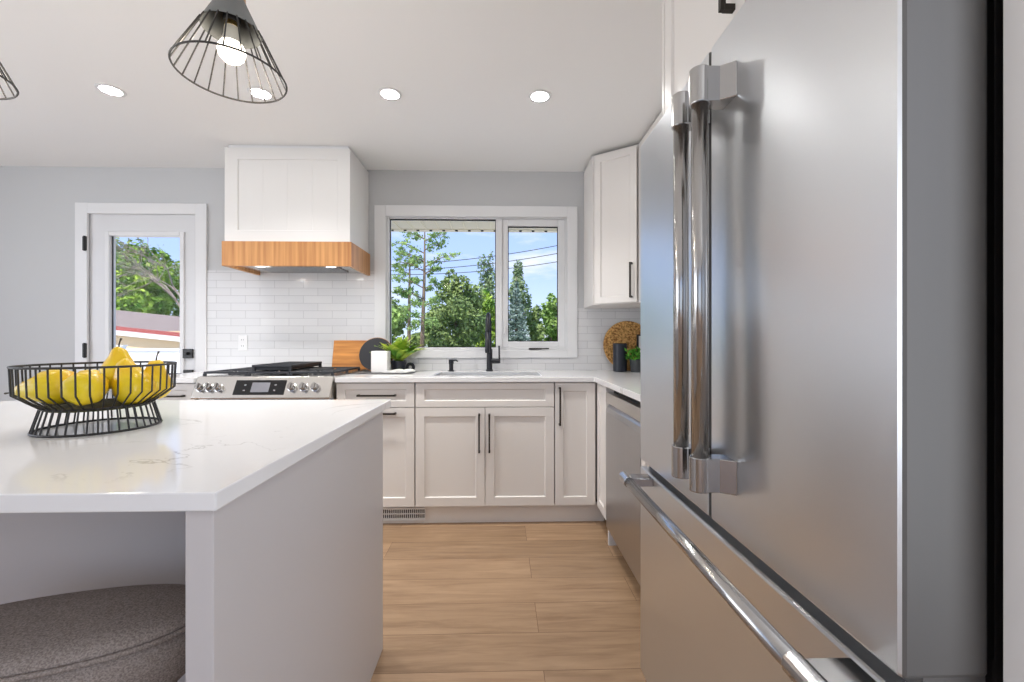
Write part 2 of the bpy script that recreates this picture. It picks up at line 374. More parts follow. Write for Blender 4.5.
def simple_window(name, along, c, a0, a1, z0, z1, label, n):
    b = BM(); s = .06
    def B(p, q, z0_, z1_):
        if along == 'x': box(b, p, q, c - .04, c + .04, z0_, z1_)
        else: box(b, c - .04, c + .04, p, q, z0_, z1_)
    B(a0, a1, z0, z0 + s); B(a0, a1, z1 - s, z1); B(a0, a0 + s, z0 + s, z1 - s); B(a1 - s, a1, z0 + s, z1 - s)
    for k in range(1, n):
        m_ = a0 + (a1 - a0) * k / n; B(m_ - s / 2, m_ + s / 2, z0 + s, z1 - s)
    return tag(obj(name, b, 'trim', bevel=.003, kind='structure'), label, 'window')
simple_window('window_2', 'x', YN - .08, -3.7, -.1, .15, 2.3, 'wide white framed window in the rear wall', 3)
simple_window('window_3', 'y', XL - .08, -2.3, 2.3, .3, 2.3, 'wide white framed window in the left wall', 2)
simple_window('added_window_4', 'y', XR + .08, -2.0, .1, .4, 2.3, 'wide white framed window added unseen in the right wall for fill light', 2)  # out-of-view window added to go with the right-hand fill light
# baseboard at the far left of the back wall
tag(obj('baseboard_back', bx(XL, -3.19, YB - .015, YB, 0, .12), 'trim', bevel=.003, kind='structure'), 'white baseboard left of the garden door', 'baseboard')
# door
d1 = thing('door_1', 'white garden door with a full glass pane and black hinges', 'door', (-2.70, YB, 0), kind='structure')
b = BM(); t_ = .018
box(b, -3.188, DX0 + .012, YB - t_, YB, 0, 2.187); box(b, DX1 - .012, -2.222, YB - t_, YB, 0, 2.187); box(b, DX0 + .012, DX1 - .012, YB - t_, YB, DZ - .012, 2.187)
obj('door_casing', b, 'trim', d1, bevel=.003)
b = BM(); GX0, GX1, GZ0, GZ1 = -2.965, -2.412, .28, 1.96; y0, y1 = YB + .006, YB + .05
xa, xb = DX0 + .004, DX1 - .004
for r in ((xa, GX0, .01, DZ - .004), (GX1, xb, .01, DZ - .004), (GX0, GX1, .01, GZ0), (GX0, GX1, GZ1, DZ - .004)): box(b, r[0], r[1], y0, y1, r[2], r[3])
slab = obj('door_slab', b, 'door', d1)
b = BM(); s = .016
for r in ((GX0 - s, GX0 + s, GZ0 - s, GZ1 + s), (GX1 - s, GX1 + s, GZ0 - s, GZ1 + s), (GX0 + s, GX1 - s, GZ0 - s, GZ0 + s), (GX0 + s, GX1 - s, GZ1 - s, GZ1 + s)):
    box(b, r[0], r[1], y0 - .012, y1 + .005, r[2], r[3])
obj('glass_frame', b, 'trim', d1, bevel=.004)
b = BM(); g0, g1 = GX0 + .016, GX1 - .016
box(b, g0, g0 + .007, y0 + .014, y0 + .020, GZ0 + .016, GZ1 - .016)
obj('glazing_bead', b, 'black', d1)
obj('pane', bx(g0 - .004, g1 + .004, y0 + .022, y0 + .026, GZ0 + .01, GZ1 - .01), 'glass', d1)
for z in (1.88, 1.08, .28):
    b = BM(); box(b, -3.126, -3.098, YB - .024, YB - .018, z - .052, z + .052); tube(b, [(-3.110, YB - .024, z - .056), (-3.110, YB - .024, z + .056)], .007)
    obj('hinge', b, 'black', d1)
obj('deadbolt', box(bx(-2.402, -2.330, YB - .012, YB + .006, 1.020, 1.090), -2.376, -2.356, YB - .034, YB - .012, 1.044, 1.066), 'black', d1, bevel=.003)
b = bx(-2.398, -2.330, YB - .010, YB + .006, .868, .932); tube(b, [(-2.365, YB - .01, .902), (-2.365, YB - .055, .902)], .009); tube(b, [(-2.358, YB - .055, .902), (-2.50, YB - .055, .902)], .009)
obj('door_lever', b, 'black', d1, bevel=.002)
# kitchen window
w1 = thing('window_1', 'white framed kitchen window above the sink with a fixed and a crank pane', 'window', (-.18, YB, WZ0), kind='structure')
b = BM(); t_ = .020
box(b, -.964, WX0 + .008, YB - t_, YB, 1.020, 2.187); box(b, WX1 - .008, .589, YB - t_, YB, 1.020, 2.187)
box(b, WX0 + .008, WX1 - .008, YB - t_, YB, WZ1 - .012, 2.187); box(b, WX0 + .008, WX1 - .008, YB - t_, YB, 1.020, WZ0 + .012)
obj('window_casing', b, 'trim', w1, bevel=.003)
b = BM(); y0, y1 = YB + .012, YB + .09
for r in ((WX0, -.862, WZ0, WZ1), (.500, WX1, WZ0, WZ1), (-.862, .500, WZ0, 1.100), (-.862, .500, 2.098, WZ1), (-.040, .008, 1.100, 2.098)): box(b, r[0], r[1], y0, y1, r[2], r[3])
obj('window_frame', b, 'trim', w1, bevel=.002)
b = BM(); s0, s1, s2, s3 = .008, .500, 1.100, 2.098
for r in ((s0, .054, s2, s3), (.446, s1, s2, s3), (.054, .446, s2, 1.146), (.054, .446, 2.046, s3)): box(b, r[0], r[1], y0 + .012, y1 - .01, r[2], r[3])
obj('casement_sash', b, 'trim', w1, bevel=.004)
b = BM()
for (a0, a1, z0, z1) in ((-.862, -.040, 1.100, 2.098), (.054, .446, 1.146, 2.046)):
    q = .006
    for r in ((a0, a0 + q, z0, z1), (a1 - q, a1, z0, z1), (a0 + q, a1 - q, z0, z0 + q), (a0 + q, a1 - q, z1 - q * 1.5, z1)): box(b, r[0], r[1], YB + .046, YB + .052, r[2], r[3])
obj('glazing_gasket', b, 'dark', w1)
for (a0, a1, z0, z1) in ((-.862, -.040, 1.100, 2.098), (.054, .446, 1.146, 2.046)):
    obj('pane', bx(a0, a1, YB + .053, YB + .057, z0, z1), 'glass', w1)
b = bx(.215, .315, YB - .006, YB + .012, 1.084, 1.096); tube(b, [(.315, YB + .0, 1.09), (.37, YB - .012, 1.092)], .005)
obj('crank_handle', b, 'bronze', w1, bevel=.002)
b = bx(.020, .036, YB + .004, YB + .024, 1.20, 1.31); obj('sash_latch', b, 'trim', w1, bevel=.003)
# tiled backsplash
b = BM(); yt = YB - .008
for r in ((-2.222, -.964, .925, 1.685), (-.964, .589, .925, 1.020), (.589, XR, .925, 1.405)): box(b, r[0], r[1], yt, YB, r[2], r[3])
box(b, XR - .008, XR, 1.43, yt, .925, 1.405)
tag(obj('trim_1', b, 'tile', kind='structure'), 'glossy white subway tile backsplash behind range and sink', 'backsplash')
o = tag(obj('wall_outlet', bx(-1.988, -1.918, yt - .006, yt, 1.078, 1.192), 'plate', bevel=.003), 'white electrical outlet on the tiles left of the range', 'outlet')
for z in (1.112, 1.158):
    b = bx(-1.970, -1.936, yt - .0085, yt - .006, z - .014, z + .014)
    s_ = obj('socket', b, 'plate', o, bevel=.002)
    q = BM()
    for x_ in (-1.960, -1.946): box(q, x_ - .0012, x_ + .0012, yt - .0092, yt - .0083, z - .004, z + .006)
    obj('slot', q, 'dark', s_)
# toe kick and its floor register
b = BM(); box(b, -1.015, .66, 2.70, 2.715, 0, .118)
tag(obj('trim_2', b, 'cab', kind='structure'), 'cream toe kick board under the sink cabinets', 'toe kick')
r_ = thing('floor_register', 'white slotted vent grille set into the toe kick under the drawers', 'vent', (-.61, 2.70, .03))
b = BM(); box(b, -.745, -.480, 2.690, 2.6995, .020, .034); box(b, -.745, -.480, 2.690, 2.6995, .090, .100)
n = 22
for k in range(n + 1):
    x_ = -.745 + .265 * k / n; box(b, x_ - .0019, x_ + .0019, 2.690, 2.6995, .034, .090)
box(b, -.742, -.483, 2.691, 2.699, .059, .064)
obj('grille', b, 'trim', r_)
obj('backing', bx(-.742, -.483, 2.6985, 2.6997, .034, .090), 'dark', r_)

# ---------------------------------------------------------------- refrigerator
fr = thing('refrigerator', 'large stainless french door refrigerator with bar handles', 'refrigerator', (.85, .94, 0))
FX, FB = .463, .568
obj('body', bx(.588, 1.20, .490, 1.396, .03, 1.775), 'dark', fr, bevel=.004)
dl = obj('door', bx(FX, FB, .937, 1.405, .757, 1.798), 'steel', fr, bevel=.006)
dr = obj('door', bx(FX, FB, .479, .929, .757, 1.798), 'steel', fr, bevel=.006)
dz = obj('freezer_drawer', bx(FX, FB, .479, 1.405, .06, .735), 'steel', fr, bevel=.006)
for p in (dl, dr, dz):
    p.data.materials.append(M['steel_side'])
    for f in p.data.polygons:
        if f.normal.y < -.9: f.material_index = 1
for (p, a, b_, z0, z1) in ((dl, .95, 1.392, .77, 1.785), (dr, .492, .916, .77, 1.785), (dz, .492, 1.392, .075, .72)):
    q = BM(); yy = [a, b_]
    box(q, FB, .588, a, a + .012, z0, z1); box(q, FB, .588, b_ - .012, b_, z0, z1); box(q, FB, .588, a + .012, b_ - .012, z0, z0 + .012); box(q, FB, .588, a + .012, b_ - .012, z1 - .012, z1)
    obj('gasket', q, 'rubber', p)
obj('divider_trim', bx(FX + .030, FB, .484, 1.400, .7352, .7568), 'steel_side', fr)
obj('center_mullion', bx(FX + .035, FB, .9295, .9365, .76, 1.79), 'dark', fr)
for y_ in (.53, 1.355): obj('hinge_cover', bx(.50, .66, y_ - .03, y_ + .03, 1.7985, 1.815), 'steel_side', fr, bevel=.004)
obj('kick_grille', bx(.60, .62, .50, 1.39, .0, .055), 'dark', fr)
HXc = .405
for (p, yc, s) in ((dl, .9460, 1), (dr, .8565, -1)):
    b = BM(); tube(b, [(HXc, yc, .86), (HXc, yc, 1.69)], .0165, 20)
    h = obj('handle', b, 'chrome', p, smooth=False)
    for f in h.data.polygons: f.use_smooth = len(f.vertices) == 4
    for (z0, z1) in ((.845, .915), (1.630, 1.702)):
        b = BM(); lathe(b, [(.0205, z0), (.0205, z1)], (HXc, yc, 0), 24)
        ya, yb, yc_ = yc - .0185, yc + .0185, yc + s * .036
        if s < 0: pts = [(HXc, ya), (FX - .026, ya), (FX, yc_), (FX, yb), (HXc, yb)]
        else: pts = [(HXc, ya), (FX, ya), (FX, yc_), (FX - .026, yb), (HXc, yb)]
        prism(b, pts, 2, z0 + .001, z1 - .001)
        obj('bracket', b, 'chrome', h, bevel=.002)
b = BM(); HZ = .722; HX2 = .388; tube(b, [(HX2, .535, HZ), (HX2, 1.31, HZ)], .0145, 20)
h = obj('handle', b, 'chrome', dz)
for f in h.data.polygons: f.use_smooth = len(f.vertices) == 4
for ya, yb in ((.498, .556), (1.275, 1.335)):
    b = BM(); lathe(b, [(.0165, ya), (.0165, yb)], (HX2, 0, HZ), 24, axis=(0, 1, 0))
    box(b, HX2, FX, ya + .004, yb - .004, HZ - .0145, HZ + .009)
    obj('bracket', b, 'chrome', h, bevel=.0015)
# enclosure around the refrigerator
tag(obj('refrigerator_side_panel', bx(.547, XR - .005, 1.412, 1.432, 0, 2.445), 'cab', bevel=.001), 'tall cream panel on the far side of the fridge', 'panel')
tag(obj('refrigerator_side_panel', bx(.567, XR - .005, .444, .466, 0, 2.445), 'cab', bevel=.001), 'tall cream panel on the near side of the fridge at the right edge', 'panel')
of = thing('overhead_cabinet', 'cream two door cabinet above the refrigerator', 'cabinet', (.9, .94, 1.84))
obj('body', bx(.568, XR - .005, .468, 1.410, 1.85, 2.445), 'cab', of)
for (ya, yb, hy) in ((.941, 1.408, .985), (.470, .937, .893)):
    d = obj('door', shaker(BM(), (.547, yb, 1.852), -Y, Z, -X, yb - ya, .59), 'cab', of, bevel=.0012)
    obj('handle', bar_handle(BM(), (.547, hy, 1.925), (.547, hy, 2.12), -X, .006, .028), 'bronze', d)
# right wall upper cabinets
uc = thing('wall_cabinet', 'cream upper cabinet run along the right wall up to the fridge', 'cabinet', (1.1, 2.1, 1.402))
obj('body', bx(.922, XR - .010, 1.436, 2.758, 1.402, 2.44), 'cab', uc)
for ya, yb in ((2.102, 2.756), (1.438, 2.098)):
    d = obj('door', shaker(BM(), (.90, yb, 1.404), -Y, Z, -X, yb - ya, 1.034), 'cab', uc, bevel=.0012)
    obj('handle', bar_handle(BM(), (.90, ya + .06, 1.44), (.90, ya + .06, 1.62), -X, .005, .03), 'bronze', d)
cc = thing('corner_cabinet', 'cream diagonal corner upper cabinet right of the window', 'cabinet', (1.0, 3.1, 1.402))
b = BM(); prism(b, [(.640, YB - .010), (.640, 2.952), (.655, 2.952), (.905, 2.772), (.93, 2.762), (XR - .010, 2.762), (XR - .010, YB - .010)], 2, 1.402, 2.445)
obj('body', b, 'cab', cc, bevel=.001)
p0, p1 = Vector((.650, 2.945, 0)), Vector((.902, 2.764, 0)); dU = (p1 - p0); L = dU.length; dU.normalize(); dN = Vector((dU.y, -dU.x, 0))
d = obj('door', shaker(BM(), p0 + dN * .018 + dU * .008 + Z * 1.407, dU, Z, dN, L - .016, 1.018, stile=.045), 'cab', cc, bevel=.0012)
ph = p0 + dN * .018 + dU * (L - .040)
obj('handle', bar_handle(BM(), ph + Z * 1.435, ph + Z * 1.665, dN, .0055, .032), 'bronze', d)

# ---------------------------------------------------------------- dishwasher and right run
dwt = thing('dishwasher', 'stainless dishwasher with pocket handle between corner and fridge', 'dishwasher', (.9, 2.11, 0))
obj('tub', bx(.645, 1.22, 1.815, 2.410, .10, .872), 'dark', dwt)
b = BM()
prof = [(.640, .092), (.600, .092), (.597, .60), (.598, .700), (.600, .748), (.6065, .775), (.622, .793), (.640, .797)]
prism(b, prof, 1, 1.812, 2.412); dd = obj('door', b, 'dw', dwt, bevel=.0015)
b = BM(); prism(b, [(.645, .797), (.615, .797), (.598, .802), (.598, .860), (.645, .860)], 1, 1.812, 2.412)
obj('control_strip', b, 'range', dwt, bevel=.0015)
obj('kick_plate', bx(.66, .67, 1.82, 2.37, .0, .09), 'dark', dwt)
tag(obj('cabinet_foot', bx(.605, .69, 2.372, 2.392, 0, .088), 'trim', bevel=.002), 'small white support foot below the dishwasher corner', 'foot')
cf = thing('corner_base_cabinet', 'narrow cream corner panel between sink run and dishwasher', 'cabinet', (.9, 2.6, .118))
obj('body', bx(.622, XR - .005, 2.420, 3.26, .118, .893), 'cab', cf)
obj('door', shaker(BM(), (.600, 2.642, .122), -Y, Z, -X, .222, .766, stile=.05), 'cab', cf, bevel=.0012)
eb = thing('end_base_cabinet', 'cream base cabinet between dishwasher and fridge panel', 'cabinet', (.9, 1.6, .1))
obj('body', bx(.622, XR - .005, 1.436, 1.808, .118, .893), 'cab', eb)
d = obj('door', shaker(BM(), (.600, 1.806, .122), -Y, Z, -X, .368, .766), 'cab', eb, bevel=.0012)
obj('handle', bar_handle(BM(), (.600, 1.48, .62), (.600, 1.48, .85), -X, .005, .03), 'bronze', d)

# ---------------------------------------------------------------- base cabinets under the window
YF = 2.65
dc = thing('drawer_cabinet', 'cream drawer base cabinet right of the range', 'cabinet', (-.776, 2.95, .118))
obj('body', bx(-1.016, -.536, YF + .021, 3.26, .118, .893), 'cab', dc)
d = obj('drawer', shaker(BM(), (-1.014, YF, .740), X, Z, -Y, .476, .148, stile=.05, top=.038), 'cab', dc, bevel=.0012)
obj('handle', bar_handle(BM(), (-.882, YF, .815), (-.648, YF, .815), -Y), 'bronze', d)
d = obj('drawer', shaker(BM(), (-1.014, YF, .122), X, Z, -Y, .476, .613), 'cab', dc, bevel=.0012)
obj('handle', bar_handle(BM(), (-.882, YF, .703), (-.648, YF, .703), -Y), 'bronze', d)
sk = thing('sink_cabinet', 'cream two door sink base cabinet under the window', 'cabinet', (-.10, 2.95, .118))
b = BM(); box(b, -.532, -.514, YF + .021, 3.26, .118, .893); box(b, .316, .334, YF + .021, 3.26, .118, .893); box(b, -.514, .316, YF + .021, 3.26, .118, .136); box(b, -.514, .316, 3.245, 3.26, .136, .893); box(b, -.514, .316, YF + .021, YF + .04, .70, .893)
obj('body', b, 'cab', sk)
obj('false_front', shaker(BM(), (-.530, YF, .740), X, Z, -Y, .862, .148, top=.038), 'cab', sk, bevel=.0012)
for x0, hx in ((-.530, -.135), (-.0975, -.072)):
    d = obj('door', shaker(BM(), (x0, YF, .122), X, Z, -Y, .4295, .613), 'cab', sk, bevel=.0012)
    obj('handle', bar_handle(BM(), (hx, YF, .460), (hx, YF, .698), -Y), 'bronze', d)
po = thing('pullout_cabinet', 'narrow cream full height base cabinet right of the sink', 'cabinet', (.46, 2.95, .118))
obj('body', bx(.338, .598, YF + .021, 3.26, .118, .893), 'cab', po)
d = obj('door', shaker(BM(), (.338, YF, .122), X, Z, -Y, .252, .766, stile=.052), 'cab', po, bevel=.0012)
obj('handle', bar_handle(BM(), (.366, YF, .625), (.366, YF, .862), -Y), 'bronze', d)
lc = thing('side_cabinet', 'cream base cabinet left of the range beside the garden door', 'cabinet', (-2.03, 2.95, .118))
obj('body', bx(-2.195, -1.868, YF + .021, 3.26, .118, .893), 'cab', lc)
d = obj('drawer', shaker(BM(), (-2.193, YF, .740), X, Z, -Y, .323, .148, stile=.05, top=.038), 'cab', lc, bevel=.0012)
obj('handle', bar_handle(BM(), (-2.13, YF, .815), (-1.93, YF, .815), -Y), 'bronze', d)
d = obj('door', shaker(BM(), (-2.193, YF, .122), X, Z, -Y, .323, .613), 'cab', lc, bevel=.0012)
obj('handle', bar_handle(BM(), (-1.91, YF, .470), (-1.91, YF, .698), -Y), 'bronze', d)
tag(obj('toe_kick', bx(-2.195, -1.868, 2.70, 2.715, 0, .116), 'cab'), 'cream toe kick board below the side cabinet left of the range', 'toe kick')

# worktops
SX0, SX1, SY0, SY1 = -.445, .270, 2.765, 3.110
b = BM(); z0, z1 = .895, .925; yf = 2.632; yb_ = YB - .0085; xf = .582; xr = XR - .0085
def slab_faces(bm, polys, z0, z1, outline, hole):
    vs = {}
    def v(p, z):
        k = (round(p[0], 5), round(p[1], 5), z)
        if k not in vs: vs[k] = bm.verts.new((p[0], p[1], z))
        return vs[k]
    for q in polys:
        bm.faces.new([v(p, z1) for p in q]); bm.faces.new([v(p, z0) for p in q][::-1])
    for lp in (outline, hole):
        for i in range(len(lp)):
            p, q = lp[i], lp[(i + 1) % len(lp)]
            bm.faces.new((v(p, z0), v(q, z0), v(q, z1), v(p, z1)))
A_, B_, C_, D_ = (-1.018, yf), (SX0, yf), (SX1, yf), (xf, yf)
a1, b1, c1, d1_ = (-1.018, SY0), (SX0, SY0), (SX1, SY0), (xf, SY0)
a2, b2, c2, d2 = (-1.018, SY1), (SX0, SY1), (SX1, SY1), (xf, SY1)
a3, b3, c3, d3 = (-1.018, yb_), (SX0, yb_), (SX1, yb_), (xf, yb_)
e0, e1, e2, e3, e4, d0 = (xr, 1.436), (xr, yf), (xr, SY0), (xr, SY1), (xr, yb_), (xf, 1.436)
polys = [(A_, B_, b1, a1), (B_, C_, c1, b1), (C_, D_, d1_, c1), (a1, b1, b2, a2), (c1, d1_, d2, c2), (a2, b2, b3, a3), (b2, c2, c3, b3), (c2, d2, d3, c3),
         (d0, e0, e1, D_), (D_, e1, e2, d1_), (d1_, e2, e3, d2), (d2, e3, e4, d3)]
slab_faces(b, polys, z0, z1, [A_, B_, C_, D_, d0, e0, e1, e2, e3, e4, d3, c3, b3, a3, a2, a1], [b1, b2, c2, c1])
tag(obj('worktop', b, 'quartz', bevel=.002), 'white quartz L shaped worktop around the sink and corner', 'worktop')
tag(obj('worktop', bx(-2.215, -1.866, yf, yb_, z0, z1), 'quartz', bevel=.002), 'short white quartz worktop piece left of the range', 'worktop')
# sink
b = BM(); zb = .715; t_ = .004
def basin(bm, x0, x1, y0, y1, zt, zb):
    r = .02
    box(bm, x0 - t_, x0, y0 - t_, y1 + t_, zb, zt); box(bm, x1, x1 + t_, y0 - t_, y1 + t_, zb, zt); box(bm, x0, x1, y0 - t_, y0, zb, zt); box(bm, x0, x1, y1, y1 + t_, zb, zt); box(bm, x0 - t_, x1 + t_, y0 - t_, y1 + t_, zb - t_, zb)
basin(b, SX0 - .004, SX1 + .004, SY0 - .004, SY1 + .004, .8945, zb)
skn = thing('kitchen_sink', 'brushed steel undermount sink set into the worktop', 'sink', (-.09, 2.94, .711))
obj('basin', b, 'sink', skn)
# light reveal strip of steel lining the cut-out
b = BM(); q = .0015
box(b, SX0, SX1, SY1 - .010, SY1 - .0008, .8946, .9235); box(b, SX0, SX0 + .008, SY0, SY1 - .01, .8946, .9235); box(b, SX1 - .008, SX1, SY0, SY1 - .01, .8946, .9235)
obj('rim', b, 'sink', skn)
b = BM(); lathe(b, [(.05, zb + .0005), (.05, zb + .004), (.03, zb + .003), (0, zb + .003)], (-.09, 2.98, 0), 24); obj('drain', b, 'chrome', skn)
# faucet
fc = thing('faucet', 'matte black pull down faucet behind the sink', 'faucet', (-.085, 3.17, .925))
b = BM(); lathe(b, [(.027, 0), (.027, .012), (.0215, .014), (.0215, .165)], (-.085, 3.17, .925), 24); obj('base', b, 'matte', fc, smooth=False, bevel=.001)
pts = [(-.085, 3.17, 1.08), (-.085, 3.17, 1.225)]
for k in range(1, 13):
    a = PI * k / 12; pts.append((-.0905 + .0055 * math.cos(a), 3.085 + .085 * math.cos(a), 1.225 + .118 * math.sin(a)))
pts.append((-.096, 3.0, 1.20))
b = tube(BM(), pts, .0145, 14); obj('spout', b, 'matte', fc, smooth=True)
b = tube(BM(), [(-.096, 3.0, 1.215), (-.096, 3.0, 1.08), (-.096, 3.0, 1.065)], [.0165, .0175, .015], 18); obj('spray_head', b, 'matte', fc, smooth=True)
b = tube(BM(), [(-.07, 3.17, 1.0), (-.015, 3.17, 1.0)], .018, 16); tube(b, [(-.015, 3.17, 1.0), (-.005, 3.17, 1.0)], .0165, 16); tube(b, [(-.012, 3.17, 1.01), (-.014, 3.165, 1.115)], .0065, 10); obj('lever', b, 'matte', fc)
sd = thing('soap_dispenser', 'small matte black soap pump left of the faucet', 'soap dispenser', (-.370, 3.17, .925))
b = BM(); lathe(b, [(.024, 0), (.024, .006), (.016, .010), (.016, .055), (.019, .056), (.019, .086), (.008, .088), (0, .088)], (-.370, 3.17, .925), 20); obj('pump_body', b, 'matte', sd)
b = tube(BM(), [(-.370, 3.17, 1.005), (-.335, 3.15, 1.008), (-.318, 3.14, 1.000)], [.007, .0055, .005], 10); obj('nozzle', b, 'matte', sd)

# ---------------------------------------------------------------- range
rg = thing('gas_range', 'stainless slide in gas range with black grates and knobs', 'stove', (-1.44, 2.9, 0))
RX0, RX1 = -1.848, -1.030
obj('body', bx(RX0 + .002, RX1 - .002, 2.645, 3.265, .06, .905), 'range', rg)
obj('cooktop', bx(RX0 - .004, RX1 + .004, 2.66, 3.27, .9055, .934), 'range', rg, bevel=.004)
b = BM(); prism(b, [(2.66, .932), (2.640, .932), (2.575, .812), (2.580, .802), (2.66, .802)], 0, RX0, RX1); cp = obj('control_panel', b, 'range', rg, bevel=.003)
up = Vector((0, .065, .120)).normalized(); nn = Vector((0, -.120, .065)).normalized(); base = Vector((0, 2.575, .812))
def onp(x_, t, d=0): return Vector((x_, 0, 0)) + base + up * t + nn * d
def panel_quad(bm, x0, x1, t0, t1, d0, d1):
    P = [bm.verts.new(onp(x, t, d)) for d in (d0, d1) for x, t in ((x0, t0), (x1, t0), (x1, t1), (x0, t1))]
    for f in ((0, 3, 2, 1), (4, 5, 6, 7), (0, 1, 5, 4), (1, 2, 6, 5), (2, 3, 7, 6), (3, 0, 4, 7)): bm.faces.new([P[i] for i in f])
    return bm
dsp = obj('display', panel_quad(BM(), -1.605, -1.305, .018, .112, .0, .003), 'glassblack', cp)
obj('screen', panel_quad(BM(), -1.505, -1.398, .034, .096, .003, .0038), 'screen', dsp)
M['icon'] = mat('icon_grey', (.22, .22, .23), .5)
for x_ in (-1.545, -1.365):
    for t in (.045, .080): obj('touch_icon', panel_quad(BM(), x_ - .006, x_ + .006, t - .004, t + .004, .003, .0036), 'icon', dsp)
for x_ in (-1.805, -1.752, -1.699, -1.262, -1.192, -1.122):
    b = BM(); lathe(b, [(.026, 0), (.026, .006), (.021, .008), (.020, .030), (.018, .034), (0, .034)], onp(x_, .062), 20, axis=nn)
    k_ = obj('knob', b, 'chrome', cp, smooth=False)
    q = BM(); c_ = onp(x_, .062)
    P = []
    for d0_ in (.028, .042):
        for su, sx in ((-.019, -.006), (-.019, .006), (.019, .006), (.019, -.006)): P.append(q.verts.new(c_ + nn * d0_ + up * su + X * sx))
    for f in ((0, 3, 2, 1), (4, 5, 6, 7), (0, 1, 5, 4), (1, 2, 6, 5), (2, 3, 7, 6), (3, 0, 4, 7)): q.faces.new([P[i] for i in f])
    obj('grip', q, 'chrome', k_, bevel=.002)
od = obj('oven_door', bx(RX0 + .004, RX1 - .004, 2.605, 2.643, .22, .790), 'range', rg, bevel=.004)
obj('oven_window', bx(-1.72, -1.16, 2.603, 2.605, .32, .66), 'glassblack', od)
b = tube(BM(), [(-1.80, 2.555, .745), (-1.08, 2.555, .745)], .011, 14)
for x_ in (-1.78, -1.10): box(b, x_ - .012, x_ + .012, 2.558, 2.605, .737, .753)
obj('handle', b, 'chrome', od)
obj('storage_drawer', bx(RX0 + .004, RX1 - .004, 2.605, 2.643, .07, .212), 'range', rg, bevel=.004)
def grate(x0, x1, name='grate'):
    b = BM(); z0, z1 = .948, .960; y0, y1 = 2.675, 3.165; h = .006
    ys = [y0 + (y1 - y0) * k / 4 for k in range(5)]
    for y_ in (ys[0], ys[2], ys[4]): box(b, x0, x1, y_ - h, y_ + h, z0, z1)
    for x_ in (x0 + h, x1 - h): box(b, x_ - h, x_ + h, y0 + h, y1 - h, z0, z1)
    cx = (x0 + x1) / 2
    for y_ in (ys[1], ys[3]):
        for k in range(4):
            a = PI / 4 + PI / 2 * k
            tube(b, [(cx + .025 * math.cos(a), y_ + .025 * math.sin(a), .955), (cx + (x1 - x0) * .5 * math.cos(a) * 1.25, y_ + .125 * math.sin(a), .955)], .006, 6)
    for x_ in (x0 + h, x1 - h):
        for y_ in (ys[0], ys[2], ys[4]): box(b, x_ - .008, x_ + .008, y_ - .008, y_ + .008, .934, .950)
    return obj(name, b, 'iron', rg, bevel=.002)
grate(-1.836, -1.572); grate(-1.566, -1.312); grate(-1.306, -1.042)
for cx, cy, r in ((-1.704, 2.815, .045), (-1.704, 3.04, .038), (-1.439, 2.955, .05), (-1.174, 2.815, .038), (-1.174, 3.04, .045)):
    b = BM(); lathe(b, [(r * 1.35, 0), (r * 1.3, .006), (r, .007), (r, .013), (r * .6, .016), (0, .016)], (cx, cy, .934), 20); obj('burner', b, 'iron', rg)
gr = thing('griddle_stand', 'raised black cast iron griddle frame on the middle grate of the range', 'griddle', (-1.44, 2.93, .960))
b = BM(); x0, x1, y0, y1, z0, z1 = -1.56, -1.315, 2.70, 3.16, .985, 1.000
for r in ((x0, x1, y0, y0 + .016), (x0, x1, y1 - .016, y1), (x0, x0 + .016, y0 + .016, y1 - .016), (x1 - .016, x1, y0 + .016, y1 - .016), (x0 + .016, x1 - .016, 2.86, 2.872), (x0 + .016, x1 - .016, 3.0, 3.012)): box(b, *r, z0, z1)
obj('rails', b, 'iron', gr, bevel=.003)
obj('plate', bx(x0 + .012, x1 - .012, y0 + .012, y1 - .012, .968, .986), 'iron', gr, bevel=.003)
for x_ in (x0 + .01, x1 - .01):
    for y_ in (y0 + .01, y1 - .01): obj('foot', bx(x_ - .008, x_ + .008, y_ - .008, y_ + .008, .960, .990), 'iron', gr)

# ---------------------------------------------------------------- hood
hd = thing('range_hood', 'boxed white range hood with an oak band over the stove', 'range hood', (-1.42, 3.1, 1.64))
HX0, HX1, HY0 = -1.836, -1.010, 2.872
obj('box_front', shaker(BM(), (HX0, HY0, 1.812), X, Z, -Y, HX1 - HX0, .625, t=.02, stile=.085, rec=.006, planks=4, top=.075), 'hood', hd, bevel=.0012)
b = BM(); box(b, HX0, HX1, HY0 + .02, YB - .0085, 1.812, 2.437); obj('box_body', b, 'hood', hd)
obj('crown_strip', bx(HX0 + .015, HX1 - .015, HY0 + .015, YB - .0085, 2.437, ZC - .001), 'trim', hd)
b = BM(); q = .012; zb0, zb1 = 1.648, 1.8118
box(b, HX0 - q, HX1 + q, HY0 - q, HY0 + .012, zb0, zb1); box(b, HX0 - q, HX0 + .012, HY0 + .012, YB - .0085, zb0, zb1); box(b, HX1 - .012, HX1 + q, HY0 + .012, YB - .0085, zb0, zb1)
obj('oak_band', b, 'oak', hd, bevel=.002)
obj('liner', bx(HX0 + .0125, HX1 - .0125, HY0 + .0125, YB - .0086, 1.668, 1.685), 'range', hd)
obj('filter', bx(-1.70, -1.14, HY0 + .10, YB - .07, 1.660, 1.668), 'filter', hd)
for x_ in (-1.665, -1.185):
    b = BM(); lathe(b, [(.034, 0), (.034, -.004), (.028, -.005), (0, -.005)], (x_, HY0 + .06, 1.668), 20); obj('hood_light', b, 'led', hd)
    light('hood_lamp', 'SPOT', (x_, HY0 + .06, 1.655), 2.2, (1, .96, .9), spot_size=2.2, spot_blend=.6, shadow_soft_size=.03)

